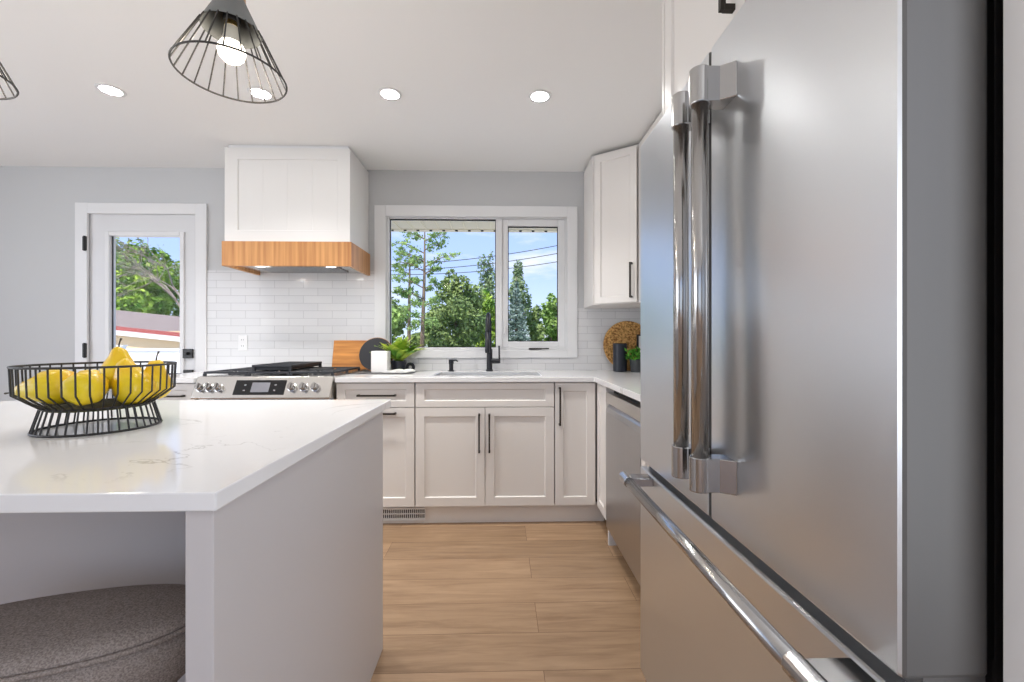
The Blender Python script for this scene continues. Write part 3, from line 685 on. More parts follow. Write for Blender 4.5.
# ---------------------------------------------------------------- island
IX0, IX1, IY0, IY1 = -2.53, -.431, .654, 1.680
tag(obj('island_worktop', bx(IX0, IX1, IY0, IY1, .892, .921), 'quartz', bevel=.0025), 'large white quartz slab topping the kitchen island', 'worktop')
il = thing('kitchen_island', 'grey painted kitchen island cabinet under the quartz slab', 'kitchen island', (-1.48, 1.2, 0))
obj('end_panel', bx(-.484, -.441, .664, 1.600, 0, .8915), 'isl', il, bevel=.0015)
obj('end_panel', bx(-2.50, -2.456, .664, 1.600, 0, .8915), 'isl', il, bevel=.0015)
obj('back_board', bx(-2.455, -.4845, 1.06, 1.0785, 0, .8915), 'isl', il)
obj('carcass', bx(-2.455, -.4845, 1.079, 1.578, .10, .8910), 'isl', il)
obj('toe_board', bx(-2.455, -.4845, 1.52, 1.535, 0, .0995), 'isl', il)
for k in range(4):
    x1 = -.486 - k * .4925
    d = obj('door', shaker(BM(), (x1, 1.600, .105), -X, Z, Y, .489, .78), 'isl', il, bevel=.0012)
    hx = x1 - (.44 if k % 2 == 0 else .05)
    obj('handle', bar_handle(BM(), (hx, 1.600, .60), (hx, 1.600, .83), Y), 'bronze', d)

# stool
st = thing('counter_stool', 'brown tweed counter stool tucked under the island', 'stool', (-.862, .830, 0))
def rrect(cx, cy, hw, hd_, r, ang, n=44):
    c, s_ = math.cos(ang), math.sin(ang); out = []
    for k in range(n):
        a = 2 * PI * k / n; x = hw * math.copysign(abs(math.cos(a)) ** .88, math.cos(a)); y = hd_ * math.copysign(abs(math.sin(a)) ** .88, math.sin(a))
        out.append((cx + x * c - y * s_, cy + x * s_ + y * c))
    return out
SA = math.radians(14); SCX, SCY = -.862, .830
def loft(bm, levels, capt=True, capb=True):
    rings = [[bm.verts.new((p[0], p[1], z)) for p in rrect(SCX, SCY, hw, hd_, r, SA)] for (hw, hd_, r, z) in levels]
    for A, B in zip(rings, rings[1:]):
        n = len(A)
        for k in range(n): bm.faces.new((A[k], A[(k + 1) % n], B[(k + 1) % n], B[k]))
    if capb: bm.faces.new(rings[0][::-1])
    if capt: bm.faces.new(rings[-1])
    return bm
b = loft(BM(), [(.262, .117, .095, .594), (.265, .120, .097, .600), (.264, .119, .096, .605), (.257, .112, .09, .613), (.243, .098, .08, .619), (.20, .075, .06, .622), (.12, .03, .02, .623)])
obj('cushion', b, 'fabric', st, smooth=True)
pts = [(p[0], p[1], .594) for p in rrect(SCX, SCY, .267, .122, .097, SA)]
b = tube(BM(), pts, .0048, 8, closed=True); obj('piping', b, 'fabric', st, smooth=True)
b = loft(BM(), [(.22, .088, .07, .470), (.250, .108, .085, .500), (.261, .116, .094, .545), (.263, .118, .095, .5935)]); obj('seat_skirt', b, 'fabric', st, smooth=True)
for sx, sy in ((1, 1), (-1, 1), (-1, -1), (1, -1)):
    c, s = math.cos(SA), math.sin(SA)
    def W(x, y, z): return (SCX + x * c - y * s, SCY + x * s + y * c, z)
    obj('leg', tube(BM(), [W(sx * .16, sy * .06, .475), W(sx * .205, sy * .105, 0)], [.016, .011], 12), 'leg', st, smooth=False)
b = tube(BM(), [W(x_, y_, .22) for x_, y_ in ((.184, .084), (-.184, .084), (-.184, -.084), (.184, -.084))], .008, 8, closed=True); obj('footrest', b, 'black', st)

# ---------------------------------------------------------------- fruit basket with pears
BC = Vector((-1.063, 1.156, 0)); ZT = .921
fb = thing('fruit_basket', 'round black wire fruit basket on the island', 'basket', (BC.x, BC.y, ZT))
NW = 40; wr = .0021
lv = [(.1575, 1.087), (.155, 1.020), (.1095, .983)]
b = BM()
for k in range(NW):
    a = 2 * PI * k / NW; tube(b, [(BC.x + r * math.cos(a), BC.y + r * math.sin(a), z) for r, z in lv], wr, 5)
obj('bowl_wires', b, 'wire', fb)
b = BM()
for k in range(NW):
    a = 2 * PI * (k + .5) / NW; tube(b, [(BC.x + r * math.cos(a), BC.y + r * math.sin(a), z) for r, z in ((.1095, .983), (.1252, ZT + .003))], wr, 5)
obj('foot_wires', b, 'wire', fb)
obj('rim', tube(BM(), ring((BC.x, BC.y, 1.087), .1575), .0032, 6, closed=True), 'wire', fb)
obj('waist_ring', tube(BM(), ring((BC.x, BC.y, .983), .1095), .0028, 6, closed=True), 'wire', fb)
obj('foot_ring', tube(BM(), ring((BC.x, BC.y, ZT + .003), .1252), .003, 6, closed=True), 'wire', fb)
b = BM(); lathe(b, [(0, .976), (.102, .976), (.107, .981), (.08, .983), (0, .984)], (BC.x, BC.y, 0), 28); obj('base_plate', b, 'moss', fb)
PP = [(0, -.050), (.012, -.0495), (.028, -.044), (.0385, -.030), (.0415, -.012), (.038, .008), (.030, .026), (.0225, .042), (.0185, .054), (.0150, .061), (.008, .0655), (0, .066)]
def pear(name, c, axis, label, s=1.0, stem=True):
    c = Vector(c); ax = Vector(axis).normalized()
    t = thing(name, label, 'pear', c, 'yellow pears in the wire basket')
    b = BM(); lathe(b, [(r * s, h * s) for r, h in PP], c, 28, axis=ax)
    for v_ in b.verts:
        d_ = v_.co - c; v_.co = c + d_ * (1 + .03 * math.sin(9 * d_.x / .05 + 5 * d_.y / .05 + c.x * 40))
    obj('flesh', b, 'pear', t, smooth=True)
    if stem:
        u, v = frame_of(ax); p0 = c + ax * .063 * s
        obj('stem', tube(BM(), [p0, p0 + ax * .010 * s, p0 + ax * .020 * s + u * .003, p0 + ax * .028 * s + u * .007], [.0022, .0017, .0018, .0026], 7), 'stem', t)
    b = BM(); lathe(b, [(.006 * s, 0), (.004 * s, -.003), (0, -.003)], c - ax * .0475 * s, 8, axis=ax); obj('blossom_end', b, 'stem', t)
PC = [((-.068, -.058, 1.034), (-.95, -.20, -.14), 'yellow pear lying at the left end of the basket, stem end pointing left', 1.08, True),
      ((.046, -.082, 1.036), (-.30, .85, .10), 'round yellow pear lying front centre, its base facing the camera', .99, False),
      ((.088, -.006, 1.037), (-.42, .10, .85), 'plump yellow pear leaning front right below the standing pear', 1.06, False),
      ((.086, .070, 1.034), (.02, .05, 1.0), 'yellow pear at the right end of the basket with its stem above the rim', .95, True),
      ((.022, .030, 1.068), (-.03, .03, 1.0), 'tall yellow pear standing on top of the pile in the basket', .98, True),
      ((-.070, .044, 1.033), (-.5, .4, .15), 'yellow pear lying behind the left pear at the back', 1.0, False),
      ((.005, .096, 1.034), (-.9, .1, .1), 'yellow pear lying at the back behind the standing pear', .92, False)]
for (dx, dy, z_), ax_, lb, s_, st_ in PC: pear('pear', (BC.x + dx, BC.y + dy, z_), ax_, lb, s_, st_)

# ---------------------------------------------------------------- pendants
def pendant(cx, cy, label, nm='pendant_lamp'):
    t = thing(nm, label, 'pendant lamp', (cx, cy, ZC), 'cage pendants over the island')
    zr, r0, zm, rm, zt, rt = 1.846, .1276, 1.963, .0690, 2.046, .030
    NW = 22; b = BM()
    for k in range(NW):
        a = 2 * PI * k / NW; tube(b, [(cx + r * math.cos(a), cy + r * math.sin(a), z) for r, z in ((r0, zr), (rm, zm + .002))], .0019, 5)
    obj('cage_wires', b, 'wire', t)
    obj('cage_ring', tube(BM(), ring((cx, cy, zr), r0), .0024, 6, closed=True), 'wire', t)
    b = BM(); lathe(b, [(rm, zm), (rt, zt), (rt - .002, zt), (rm - .002, zm + .001)], (cx, cy, 0), 40, cap=False)
    R = [v for v in b.verts]
    obj('lamp_shade', b, 'shade', t, smooth=True)
    b = BM(); lathe(b, [(rt + .002, zt - .002), (rt, zt + .03), (.012, zt + .05), (0, zt + .05)], (cx, cy, 0), 24); obj('wood_cap', b, 'woodcap', t)
    b = BM(); lathe(b, [(.020, 2.05), (.020, 1.988), (.018, 1.984), (0, 1.984)], (cx, cy, 0), 20); obj('socket', b, 'matte', t)
    b = BM(); lathe(b, [(.0160, 1.985), (.0170, 1.972), (.0155, 1.969)], (cx, cy, 0), 20); obj('screw_collar', b, 'brass', t)
    b = BM(); lathe(b, [(.017, 1.971), (.0185, 1.950), (.026, 1.928)], (cx, cy, 0), 24, cap=False)
    bulb = obj('bulb', b, 'bulbneck', t, smooth=True)
    b = BM(); lathe(b, [(.026, 1.928), (.0315, 1.917), (.0325, 1.908), (.029, 1.895), (.020, 1.885), (.009, 1.880), (0, 1.879)], (cx, cy, 0), 24, cap=False); obj('diffuser', b, 'bulb', bulb, smooth=True)
    obj('cord', tube(BM(), [(cx, cy, zt + .045), (cx, cy, ZC - .02)], .003, 8), 'matte', t)
    b = BM(); lathe(b, [(.055, ZC - .001), (.055, ZC - .018), (.05, ZC - .022), (0, ZC - .022)], (cx, cy, 0), 28); obj('canopy', b, 'matte', t)
    light('pendant_bulb', 'POINT', (cx, cy, 1.868), 4, (1, .88, .72), shadow_soft_size=.03)
    return t
pendant(-.706, 1.133, 'grey and black wire cage pendant lamp at the top left over the island')
pendant(-1.440, 1.133, 'wire cage pendant lamp cut off by the left edge of the photo')

# ---------------------------------------------------------------- recessed downlights
for x_, y_, lb in ((.208, 2.268, 'recessed ceiling downlight above the sink cabinet right of the other downlights'), (-.588, 2.268, 'recessed ceiling downlight between the pendant and the rightmost downlight'),
                   (-1.270, 2.280, 'recessed ceiling downlight seen through the wires of the pendant cage'), (-2.035, 2.271, 'recessed ceiling downlight at the far left of the ceiling')):
    t = thing('ceiling_downlight', lb, 'ceiling light', (x_, y_, ZC), 'recessed downlights in the ceiling')
    b = BM(); lathe(b, [(.062, ZC - .0005), (.060, ZC - .004), (.046, ZC - .0055), (.045, ZC - .0005)], (x_, y_, 0), 32, cap=False); obj('trim_ring', b, 'trim', t, smooth=True)
    b = BM(); lathe(b, [(.045, ZC - .001), (.045, ZC - .0035), (0, ZC - .0035)], (x_, y_, 0), 28); obj('lens', b, 'led', t)
    light('downlight_lamp', 'SPOT', (x_, y_, ZC - .012), 58, (1, .98, .95), spot_size=math.radians(118), spot_blend=1.0, shadow_soft_size=.045)

# ---------------------------------------------------------------- things on the worktop
ZW = .925
def tilt(o_pts, base, ang):
    pass
cbd = thing('cutting_board', 'rectangular acacia cutting board leaning on the tiles behind the right burners', 'cutting board', (-1.13, 3.2, ZW))
b = bx(-1.262, -1.008, -.009, .009, 0, .222)
bmesh.ops.rotate(b, cent=(0, 0, 0), matrix=Matrix.Rotation(math.radians(-12), 3, 'X'), verts=b.verts); bmesh.ops.translate(b, vec=(0, 3.205, .9365), verts=b.verts)
obj('board', b, 'board', cbd, bevel=.004)
rb = thing('round_board', 'round black serving board with a wooden edge leaning behind the white block', 'cutting board', (-.92, 3.16, ZW))
tl = Matrix.Rotation(math.radians(-14), 3, 'X'); ax = tl @ Vector((0, -1, 0)); c_ = Vector((-.918, 3.150, ZW + .128))
b = BM(); lathe(b, [(0, .003), (.122, .003), (.124, .0), (.124, -.012), (0, -.012)], c_, 48, axis=ax); obj('disc', b, 'matte', rb, smooth=False)
b = BM(); lathe(b, [(.1245, -.001), (.1275, -.002), (.1275, -.013), (.1245, -.014)], c_, 48, axis=ax, cap=False); obj('wood_edge', b, 'board', rb)
wb = tag(obj('canister', bx(-.897, -.785, 2.955, 3.045, ZW + .0055, 1.080), 'white', bevel=.004), 'square white ceramic block vase standing left of the fern', 'vase')
tag(obj('serving_slate', bx(-1.020, -.625, 2.905, 3.060, ZW, ZW + .005), 'slate', bevel=.001), 'thin dark slate tray on the worktop under the white block', 'tray')
bk = thing('open_book', 'open booklet with white pages lying in front of the fern', 'book', (-.70, 2.99, ZW + .005))
b = BM(); n = 8; rows = []
for k in range(n + 1):
    t = k / n * 2 - 1; z = ZW + .009 + .012 * (1 - abs(t)) ** .5 * abs(t) ** .4 * 1.6
    rows.append([b.verts.new((-.715 + .075 * t - .02, 2.94, z)), b.verts.new((-.715 + .075 * t + .03, 3.045, z + .008)), b.verts.new((-.715 + .075 * t + .03, 3.045, ZW + .007)), b.verts.new((-.715 + .075 * t - .02, 2.94, ZW + .007))])
for A, B in zip(rows, rows[1:]):
    for k in range(4): b.faces.new((A[k], A[(k + 1) % 4], B[(k + 1) % 4], B[k]))
b.faces.new(rows[0]); b.faces.new(rows[-1][::-1])
obj('pages', b, 'paper', bk); obj('cover', bx(-.812, -.610, 2.925, 3.050, ZW + .0052, ZW + .0068), 'greypot', bk)
def fern_bm(c, n, L, seed, up=.8):
    rnd = random.Random(seed); b = BM(); c = Vector(c)
    for i in range(n):
        a = 2 * PI * i / n + rnd.uniform(-.25, .25); lift = rnd.uniform(.55, 1.35) * up; l = L * rnd.uniform(.75, 1.1)
        out = Vector((math.cos(a), math.sin(a), 0)); side = Vector((-math.sin(a), math.cos(a), 0)); pts = []
        for k in range(13):
            s = k / 12; e = lift - s * .75 * s
            pts.append(c + out * (l * s * math.cos(lift) * (1 + .25 * s)) + Z * (l * math.sin(lift) * s - .32 * l * s * s))
        tube(b, pts, [.0017 * (1 - .7 * k / 12) for k in range(13)], 4)
        for k in range(1, 13):
            s = k / 12; wl = .034 * math.sin(PI * min(1, .12 + s * .9)) ** .8 * (L / .2); p = pts[k]; d = (pts[k] - pts[k - 1]).normalized()
            for sg in (-1, 1):
                for f in (0, .5):
                    q = p - d * (f * l / 12); nrm = Vector((0, 0, rnd.uniform(-.004, .004)))
                    tip = q + side * sg * wl + d * wl * .55 + nrm; w_ = .0042 * L / .2
                    b.faces.new([b.verts.new(x_) for x_ in (q - d * w_, q + side * sg * wl * .5 - d * w_ * .6 + d * wl * .2, tip, q + side * sg * wl * .5 + d * (w_ * 1.4 + wl * .25), q + d * w_)])
    return b
fp = thing('potted_fern', 'bright green fern in a black pot at the left end of the window', 'plant', (-.745, 3.122, ZW))
b = BM(); lathe(b, [(0, 0), (.040, 0), (.050, .010), (.056, .075), (.053, .082), (.049, .075), (.046, .068), (0, .066)], (-.745, 3.122, ZW), 28); obj('pot', b, 'navy', fp, smooth=False)
b = fern_bm((-.745, 3.122, ZW + .066), 34, .275, 3, 1.22); obj('fronds', b, 'fern', fp)
# the dark round ring beside the pot
tr_ = thing('ring_ornament', 'small black ring ornament standing right of the fern pot', 'ornament', (-.655, 3.09, ZW))
b = tube(BM(), [(-.655 + .023 * math.cos(2 * PI * k / 24), 3.09, ZW + .036 + .023 * math.sin(2 * PI * k / 24)) for k in range(24)], .012, 10, closed=True); obj('ring', b, 'matte', tr_, smooth=True)
b = BM(); lathe(b, [(.024, .0), (.022, .005), (0, .006)], (-.655, 3.09, ZW), 20); obj('foot', b, 'matte', tr_)

# corner group
pm = thing('woven_placemat', 'round woven brown placemat leaning in the tiled corner', 'placemat', (.975, 3.2, ZW))
tl = Matrix.Rotation(math.radians(-10), 3, 'X'); ax = tl @ Vector((0, -1, 0)); c_ = Vector((.972, 3.222, ZW + .190))
b = BM(); prof = [(0, .004)]
for k in range(1, 29):
    r = .186 * k / 28; prof.append((r, .004 + (.0035 if k % 2 else 0)))
prof += [(.190, 0), (.186, -.006), (0, -.006)]
lathe(b, prof, c_, 64, axis=ax)
for v_ in b.verts: v_.co += ax * random.uniform(-.0015, .0015) + Vector((random.uniform(-1, 1), 0, random.uniform(-1, 1))) * .0012
obj('weave', b, 'woven', pm, smooth=True)
b = tube(BM(), [c_ + tl @ Vector((.187 * math.cos(2 * PI * k / 48), 0, .187 * math.sin(2 * PI * k / 48))) for k in range(48)], .0055, 6, closed=True); obj('braided_edge', b, 'woven', pm, smooth=True)
cn = thing('black_canister', 'tall dark cylindrical canister in front of the placemat', 'canister', (.872, 3.10, ZW))
b = BM(); lathe(b, [(0, 0), (.046, 0), (.050, .004), (.050, .205), (.047, .209), (.044, .205), (.044, .03), (0, .03)], (.875, 3.105, ZW), 32); obj('vessel', b, 'navy', cn)
hp = thing('potted_herb', 'small green leafy plant in a charcoal pot beside the dark canister', 'plant', (.985, 3.06, ZW))
b = BM(); lathe(b, [(0, 0), (.042, 0), (.052, .085), (.054, .085), (.054, .094), (.048, .094), (.046, .08), (0, .08)], (.985, 3.06, ZW), 28); obj('pot', b, 'greypot', hp)
b = BM(); rnd = random.Random(5)
for i in range(170):
    a, e_ = rnd.uniform(0, 2 * PI), rnd.uniform(-.1, 1.3); r = .088 * rnd.uniform(.35, 1.05)
    p = Vector((.968 + r * math.cos(a) * math.cos(e_) * 1.15, 3.03 + r * math.sin(a) * math.cos(e_) * .9, ZW + .100 + r * math.sin(e_) * .95))
    u = Vector((rnd.uniform(-1, 1), rnd.uniform(-1, 1), rnd.uniform(-.5, .7))).normalized(); v = u.cross(Vector((rnd.uniform(-1, 1), rnd.uniform(-1, 1), 1))).normalized(); l = rnd.uniform(.013, .022)
    b.faces.new([b.verts.new(x_) for x_ in (p - u * l, p + v * l * .5, p + u * l, p - v * l * .5)])
obj('leaves', b, 'herb', hp)
b = BM()
for k in range(9):
    a = 2 * PI * k / 9; tube(b, [(.985, 3.06, ZW + .078), (.985 + .04 * math.cos(a), 3.05 + .03 * math.sin(a), ZW + .14)], .0015, 5)
obj('stems', b, 'herb', hp)
pf = thing('picture_frame', 'small black framed white card behind the herb pot', 'picture frame', (1.02, 3.1, ZW))
b = BM(); x0, x1, z0, z1, q = 1.015, 1.155, ZW + .001, ZW + .275, .012
for r in ((x0, x0 + q, z0, z1), (x1 - q, x1, z0, z1), (x0 + q, x1 - q, z0, z0 + q), (x0 + q, x1 - q, z1 - q, z1)): box(b, r[0], r[1], 3.145, 3.160, r[2], r[3])
obj('frame', b, 'matte', pf); obj('card', bx(x0 + q, x1 - q, 3.150, 3.155, z0 + q, z1 - q), 'paper', pf)

# ---------------------------------------------------------------- outdoors
GZ = -.45
tag(obj('lawn', bx(-40, 40, YB + .16, 80, GZ - .2, GZ), 'grass', kind='structure'), 'green lawn outside the house', 'lawn')
b = BM(); n = 0; x_ = -3.4
tag(obj('bounce_patio', bx(-24, 9, YB + .16, 14.2, GZ, GZ + .03), 'concrete', kind='structure'), 'pale concrete slab added outside the kitchen wall to bounce light', 'bounce_patio')  # pale ground added to bounce light onto the soffit and garage wall
b = BM()
box(b, -5, 2.2, YB + .15, YB + .66, 2.178, 2.19)
obj_s = BM()
while x_ < 2.2:
    box(b, x_ - .004, x_ + .004, YB + .152, YB + .655, 2.168, 2.178); x_ += .118
sf = tag(obj('eave_soffit', b, 'soffit', kind='structure'), 'cream ribbed eave soffit above the window outside', 'soffit')
obj('gutter', box(bx(-5, 2.2, YB + .655, YB + .76, 2.182, 2.30), -5, 2.2, YB + .64, YB + .66, 2.172, 2.19), 'soffit', sf)
b = BM(); x_ = -3.36
while x_ < 2.2: box(b, x_ - .012, x_ + .012, YB + .645, YB + .662, 2.162, 2.175); x_ += .118
obj('vent_slots', b, 'dark', sf)

def leaves(bm, blobs, n, size, seed, flat=.0, shell=.55):
    rnd = random.Random(seed); tot = sum(bl[3] * bl[4] * bl[5] for bl in blobs) ** 1
    W_ = [(bl[3] * bl[4] * bl[5]) ** .67 for bl in blobs]; S = sum(W_)
    for bl, w_ in zip(blobs, W_):
        for i in range(max(6, int(n * w_ / S))):
            while True:
                d = Vector((rnd.gauss(0, 1), rnd.gauss(0, 1), rnd.gauss(0, 1)))
                if d.length > .05: break
            d.normalize(); r = rnd.uniform(shell, 1.0) + rnd.gauss(0, .06)
            p = Vector((bl[0] + d.x * bl[3] * r, bl[1] + d.y * bl[4] * r, bl[2] + d.z * bl[5] * r))
            nn_ = (d * .8 + Vector((rnd.gauss(0, .6), rnd.gauss(0, .6), rnd.gauss(0, .6) + .3))).normalized()
            u, v = frame_of(nn_); a = rnd.uniform(0, 2 * PI); u2 = u * math.cos(a) + v * math.sin(a); v2 = nn_.cross(u2); s = size * rnd.uniform(.6, 1.3)
            bm.faces.new([bm.verts.new(q) for q in (p - u2 * s, p - v2 * s * .55 + nn_ * s * .15, p + u2 * s, p + v2 * s * .55 + nn_ * s * .15)])
    return bm
def blobs_for(cx, cy, z0, z1, rx, ry, n, seed, taper=0):
    rnd = random.Random(seed); out = []
    for i in range(n):
        t = (i + .5) / n; z = z0 + (z1 - z0) * t; k = math.sqrt(max(.05, 1 - (2 * t - 1) ** 2 * (.8 if not taper else .3))) * (1 - taper * t)
        a = rnd.uniform(0, 2 * PI); rr = rnd.uniform(.2, .62)
        br = rnd.uniform(.36, .55) * k
        out.append((cx + rx * k * rr * math.cos(a), cy + ry * k * rr * math.sin(a), z, rx * br, ry * br, max(.25, (z1 - z0) * .17)))
    return out
def tree(name, label, cx, cy, z0, z1, rx, n, size, m, seed, nb=14, taper=0, trunk=.14, cat='tree', bl=None, group=None):
    t = thing(name, label, cat, (cx, cy, GZ), group)
    bl = bl or blobs_for(cx, cy, z0, z1, rx, rx * .9, nb, seed, taper)
    obj('foliage', leaves(BM(), bl, n, size, seed), m, t)
    b = tube(BM(), [(cx, cy, GZ), (cx + .05, cy, (z0 + GZ) / 2), (cx - .04, cy, z0 + (z1 - z0) * .5), (cx, cy, z0 + (z1 - z0) * .85)], [trunk, trunk * .85, trunk * .55, trunk * .2], 8)
    rnd = random.Random(seed + 1)
    for q in bl[::2]:
        zz = max(z0, q[2] - abs(q[0] - cx) * .8 - .3); tube(b, [(cx, cy, zz), ((cx + q[0]) / 2, (cy + q[1]) / 2, (zz + q[2]) / 2 + .05), (q[0], q[1], q[2])], [trunk * .35, trunk * .22, trunk * .08], 5)
    obj('trunk', b, 'bark', t)
    return t
G_ = 'trees in the garden beyond the window'
# tall sparse tree with tiers of branches at the left of the big pane
def tiered_tree(name, label, cx, cy, top, tiers, lean, m, seed, n=4200):
    t = thing(name, label, 'tree', (cx, cy, GZ), G_); rnd = random.Random(seed)
    b = tube(BM(), [(cx - lean, cy, GZ), (cx - lean * .4, cy, 1.8), (cx, cy, 3.6), (cx + .02, cy, top)], [.10, .08, .055, .02], 8)
    bl = []
    for (z, dx, L_, th) in tiers:
        zs = z - .3 * L_
        mid = (cx + dx * L_ * .5, cy - .1, z - .04); tip = (cx + dx * L_, cy + .1, z + .06 * L_)
        tube(b, [(cx, cy, zs), mid, tip], [.028, .018, .006], 5)
        for k in range(9):
            f = .22 + .78 * k / 8; zz = zs + (z - zs) * min(1, f * 1.7) + rnd.uniform(-.10, .16)
            bl.append((cx + dx * L_ * f, cy + rnd.uniform(-.45, .45), zz, rnd.uniform(.10, .26), .3, th * rnd.uniform(.5, 1.2)))
            if rnd.random() < .5: tube(b, [(cx + dx * L_ * f * .8, cy, zz - .12), bl[-1][:3]], [.010, .004], 4)
    obj('trunk', b, 'bark', t)
    obj('foliage', leaves(BM(), bl, n, .055, seed, shell=.1), m, t)
tiered_tree('larch_tree', 'tall sparse tree with tiers of feathery branches left in the window', -3.05, 17.0, 5.7, [(5.45, -1, .8, .10), (5.36, 1, .85, .09), (5.0, -1, 1.2, .09), (4.98, 1, .75, .14), (4.48, 1, 1.35, .10), (4.6, -1, 1.0, .13), (4.25, -1, 1.1, .12), (4.0, 1, .6, .14), (3.6, -1, 1.2, .16), (3.4, 1, .6, .14), (3.1, -1, 1.0, .2), (2.7, 1, .55, .16), (2.3, -1, 1.0, .22), (1.9, 1, .5, .2)], .15, 'leaf_larch', 11)
tiered_tree('larch_tree', 'thinner sparse tree standing left of the tall tiered tree', -4.15, 19.4, 5.3, [(5.2, -1, .6, .12), (4.8, 1, .5, .10), (4.4, -1, .7, .14), (3.9, 1, .5, .12), (3.4, -1, .7, .2), (2.9, 1, .5, .15), (2.4, -1, .7, .25), (1.9, 1, .5, .2)], .05, 'leaf_larch', 12, 2600)
tree('leafy_shrub', 'bright green shrub at the lower left of the big window pane', -4.05, 14.6, .2, 2.3, .75, 1700, .10, 'leaf_lilac', 21, 8, cat='shrub', trunk=.05, group=G_)
tree('maple_tree', 'broad bushy green tree in the middle of the big window pane', -2.35, 22.5, .2, 4.3, 1.75, 9000, .11, 'leaf_maple', 22, 18, trunk=.16, group=G_)
tree('maple_tree', 'lighter green bushy tree behind the faucet', -.75, 26.0, .1, 3.9, 1.35, 5200, .12, 'leaf_elm', 23, 14, trunk=.14, group=G_)
tree('poplar_tree', 'loose grey green tree rising at the centre bar of the window', -1.05, 29.5, 1.5, 6.8, 1.1, 3000, .10, 'leaf_poplar', 24, 14, trunk=.12, group=G_)
tree('poplar_tree', 'loose grey green tree behind the blue spruce', 1.25, 27.5, 2.5, 6.0, .95, 2600, .10, 'leaf_poplar', 25, 12, trunk=.12, group=G_)
# blue spruce: layered drooping cone
t = thing('spruce_tree', 'blue green spruce in the narrow right window pane', 'tree', (.85, 23.5, GZ), G_)
bl = []
for k in range(15):
    z = .2 + k * .30; r = 1.15 * (1 - k / 16.0)
    for j in range(7):
        a = 2 * PI * (j + (k % 2) * .5) / 7; bl.append((.85 + r * .6 * math.cos(a), 23.5 + r * .6 * math.sin(a), z - .1, r * .42, r * .42, .17))
obj('foliage', leaves(BM(), bl, 5200, .085, 26, shell=.3), 'leaf_spruce', t); obj('trunk', tube(BM(), [(.85, 23.5, GZ), (.85, 23.5, 4.7)], [.14, .02], 8), 'bark', t)
tree('hedge_tree', 'bright green bushy tree at the right of the narrow pane', 3.9, 33, -.2, 4.3, 1.5, 4200, .15, 'leaf_lilac', 27, 12, group=G_)
tree('hedge_tree', 'darker green bushy tree right beside the blue spruce', 2.15, 29, -.2, 3.2, 1.0, 3000, .14, 'leaf_maple', 28, 10, group=G_)
tree('hedge_tree', 'bushy tree beyond the right edge of the window', 7.0, 31, -.2, 4.4, 1.7, 2600, .15, 'leaf_lilac', 29, 10, group=G_)
for i, (x_, y_) in enumerate(((-6.5, 24), (-4.7, 29), (-8.2, 27))):
    tree('backdrop_tree', ('dark green tree far behind the sparse tiered tree', 'dark green tree far behind the broad bushy tree', 'dark green tree beyond the left edge of the window')[i], x_, y_, 0, (3.6, 3.2, 4.2)[i], 1.9, 2600, .16, 'leaf_maple', 31 + i, 10, group=G_)
hg = thing('garden_hedge', 'long low green hedge along the far side of the garden', 'hedge', (-2, 39, GZ))
rnd = random.Random(77)
bl = [(-26 + i * 1.3 + rnd.uniform(-.3, .3), 39 + rnd.uniform(-.3, .3), .35 + rnd.uniform(-.1, .35), 1.0, .8, .95) for i in range(32)]
obj('foliage', leaves(BM(), bl, 7000, .16, 78), 'leaf_maple', hg)
b = BM()
for q in bl: tube(b, [(q[0], q[1], GZ), (q[0], q[1], .4)], [.05, .02], 5)
obj('stems', b, 'bark', hg)
# overhead cables
for i, (z0, z1, y_, lb) in enumerate(((4.60, 5.75, 20.0, 'uppermost black overhead cable crossing the window sky'), (4.40, 5.42, 20.3, 'middle black overhead cable crossing the window sky'), (4.28, 5.05, 20.6, 'lowest black overhead cable crossing the window sky'))):
    pts = []
    for k in range(25):
        s = k / 24; pts.append((-9 + 15 * s, y_, z0 + .25 * (z0 - z1) + (z1 - z0) * 1.5 * s - .6 * (1 - (2 * s - 1) ** 2) + .42))
    tag(obj('overhead_cable', tube(BM(), pts, .017, 6), 'cable'), lb, 'cable', 'overhead power cables')
# parked car
cr_ = thing('parked_car', 'white parked car far away low in the window beside the faucet', 'car', (-2.7, 44, GZ))
b = BM(); prism(b, [(-4.6, .05), (-4.6, .62), (-4.3, .74), (-3.75, .80), (-3.25, 1.18), (-2.1, 1.22), (-1.55, .84), (-.95, .74), (-.85, .40), (-.85, .05)], 1, 43.1, 44.8)
obj('body', b, 'carpaint', cr_, bevel=.06)
b = BM(); prism(b, [(-3.62, .82), (-3.20, 1.13), (-2.14, 1.16), (-1.72, .84)], 1, 43.06, 43.09); obj('side_window', b, 'carglass', cr_)
for x_ in (-3.75, -1.65):
    b = BM(); lathe(b, [(0, 0), (.20, 0), (.32, .02), (.32, .2), (0, .2)], (x_, 43.05, GZ + .32), 20, axis=(0, 1, 0)); obj('wheel', b, 'rubber', cr_)
# garage beyond the door
gg = thing('garage', 'tan stucco garage with a low shingle roof beyond the garden door', 'garage', (-13.0, 15.5, GZ))
obj('wall', bx(-17.5, -9.2, 14.35, 19.0, GZ, 1.48), 'stucco', gg)
b = BM()
def eave(x_): return 1.60 - (x_ + 12.5) * .105
xs = [-18.0, -8.8]
b = BM(); P = []
for x_ in xs:
    e_ = eave(x_)
    P.append([(x_, 14.2, e_), (x_, 16.9, e_ + .50), (x_, 19.6, e_), (x_, 19.6, e_ - .06), (x_, 16.9, e_ + .44), (x_, 14.2, e_ - .06)])
V0 = [b.verts.new(p) for p in P[0]]; V1 = [b.verts.new(p) for p in P[1]]
for k in range(6): b.faces.new((V0[k], V0[(k + 1) % 6], V1[(k + 1) % 6], V1[k]))
b.faces.new(V0[::-1]); b.faces.new(V1)
obj('roof', b, 'shingle', gg)
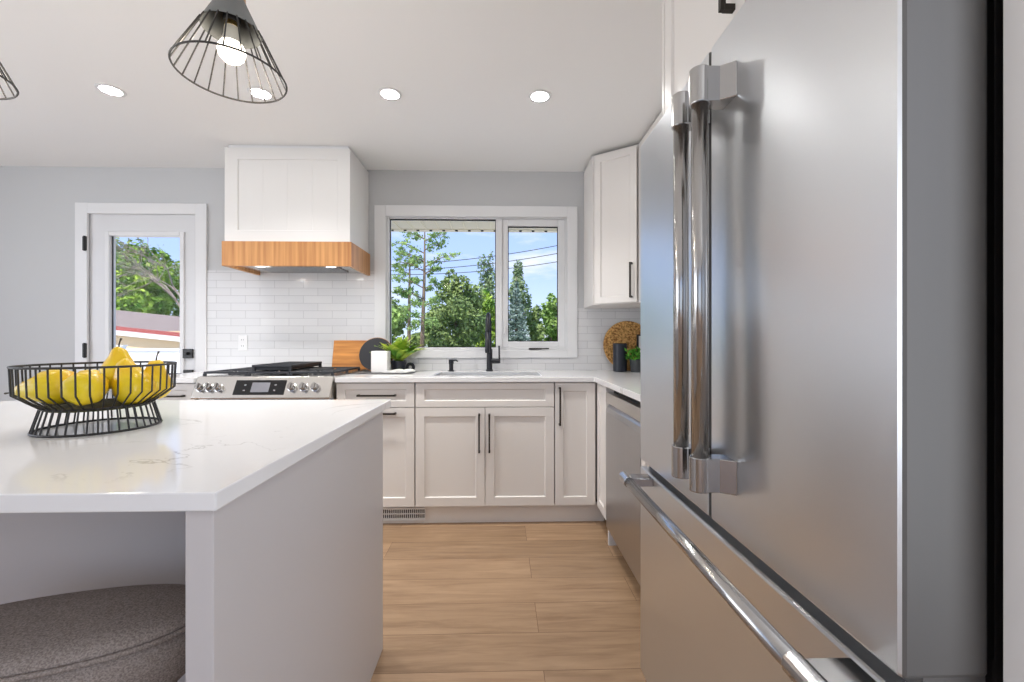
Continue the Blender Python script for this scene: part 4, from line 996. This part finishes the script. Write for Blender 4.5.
def band(y0, y1, d0, d1):
    bb = BM(); A = [bb.verts.new((xs[0], y, eave(xs[0]) + d)) for y, d in ((y0, d0), (y1, d0), (y1, d1), (y0, d1))]; B = [bb.verts.new((xs[1], y, eave(xs[1]) + d)) for y, d in ((y0, d0), (y1, d0), (y1, d1), (y0, d1))]
    for k in range(4): bb.faces.new((A[k], A[(k + 1) % 4], B[(k + 1) % 4], B[k]))
    bb.faces.new(A[::-1]); bb.faces.new(B); return bb
obj('roof_edge', band(14.15, 14.198, -.10, .03), 'fascia', gg)
obj('fascia', band(14.15, 14.198, -.26, -.101), 'fence', gg)
fe = thing('vinyl_fence', 'white fence in front of the tan garage', 'fence', (-9.5, 11, GZ))
for x0 in (-13.2, -11.4, -9.6, -7.8):
    obj('panel', bx(x0 + .07, x0 + 1.73, 11.0, 11.04, GZ + .05, .905), 'fence', fe)
    obj('rail', bx(x0 + .06, x0 + 1.74, 10.97, 11.07, .905, .96), 'fence', fe)
for x0 in (-13.2, -11.4, -9.6, -7.8, -6.0):
    b = bx(x0 - .06, x0 + .06, 10.96, 11.08, GZ, 1.02); box(b, x0 - .08, x0 + .08, 10.94, 11.10, 1.02, 1.05); obj('post', b, 'fence', fe)
tree('elm_tree', 'large bright green tree rising behind the garage roof', -20.0, 24.5, .8, 6.0, 2.7, 9000, .15, 'leaf_elm', 41, 18, trunk=.2, group='trees beyond the garden door')
tree('elm_tree', 'darker green tree left behind the garage', -24.5, 27.0, .8, 7.0, 2.3, 3600, .16, 'leaf_maple', 42, 12, trunk=.2, group='trees beyond the garden door')
# bare branched tree in front of it
t = thing('bare_tree', 'tree of bare grey twigs in front of the green tree behind the garage', 'tree', (-14.6, 20.6, GZ), 'trees beyond the garden door')
b = BM(); rnd = random.Random(9); tw = []
def branch(p, d, l, r, depth):
    q = p + d * l * .5 + Vector((rnd.gauss(0, .05), rnd.gauss(0, .05), rnd.gauss(0, .05))) * l; e_ = p + d * l
    tube(b, [p, q, e_], [r, r * .8, r * .6], 5 if depth > 1 else 4, cap=False)
    if depth <= 2: tw.append(e_)
    if depth:
        for _ in range(3 if depth > 1 else 4):
            nd = (d + Vector((rnd.gauss(-.12, .55), rnd.gauss(0, .5), rnd.gauss(.02, .45)))).normalized(); branch(e_, nd, l * rnd.uniform(.62, .85), r * .6, depth - 1)
branch(Vector((-14.6, 20.6, GZ)), Vector((-.12, 0, 1)).normalized(), 2.3, .13, 1 + 4)
obj('branches', b, 'twig', t)
obj('buds', leaves(BM(), [(p.x, p.y, p.z, .35, .35, .3) for p in tw[::3]], 900, .06, 44, shell=.1), 'leaf_poplar', t)
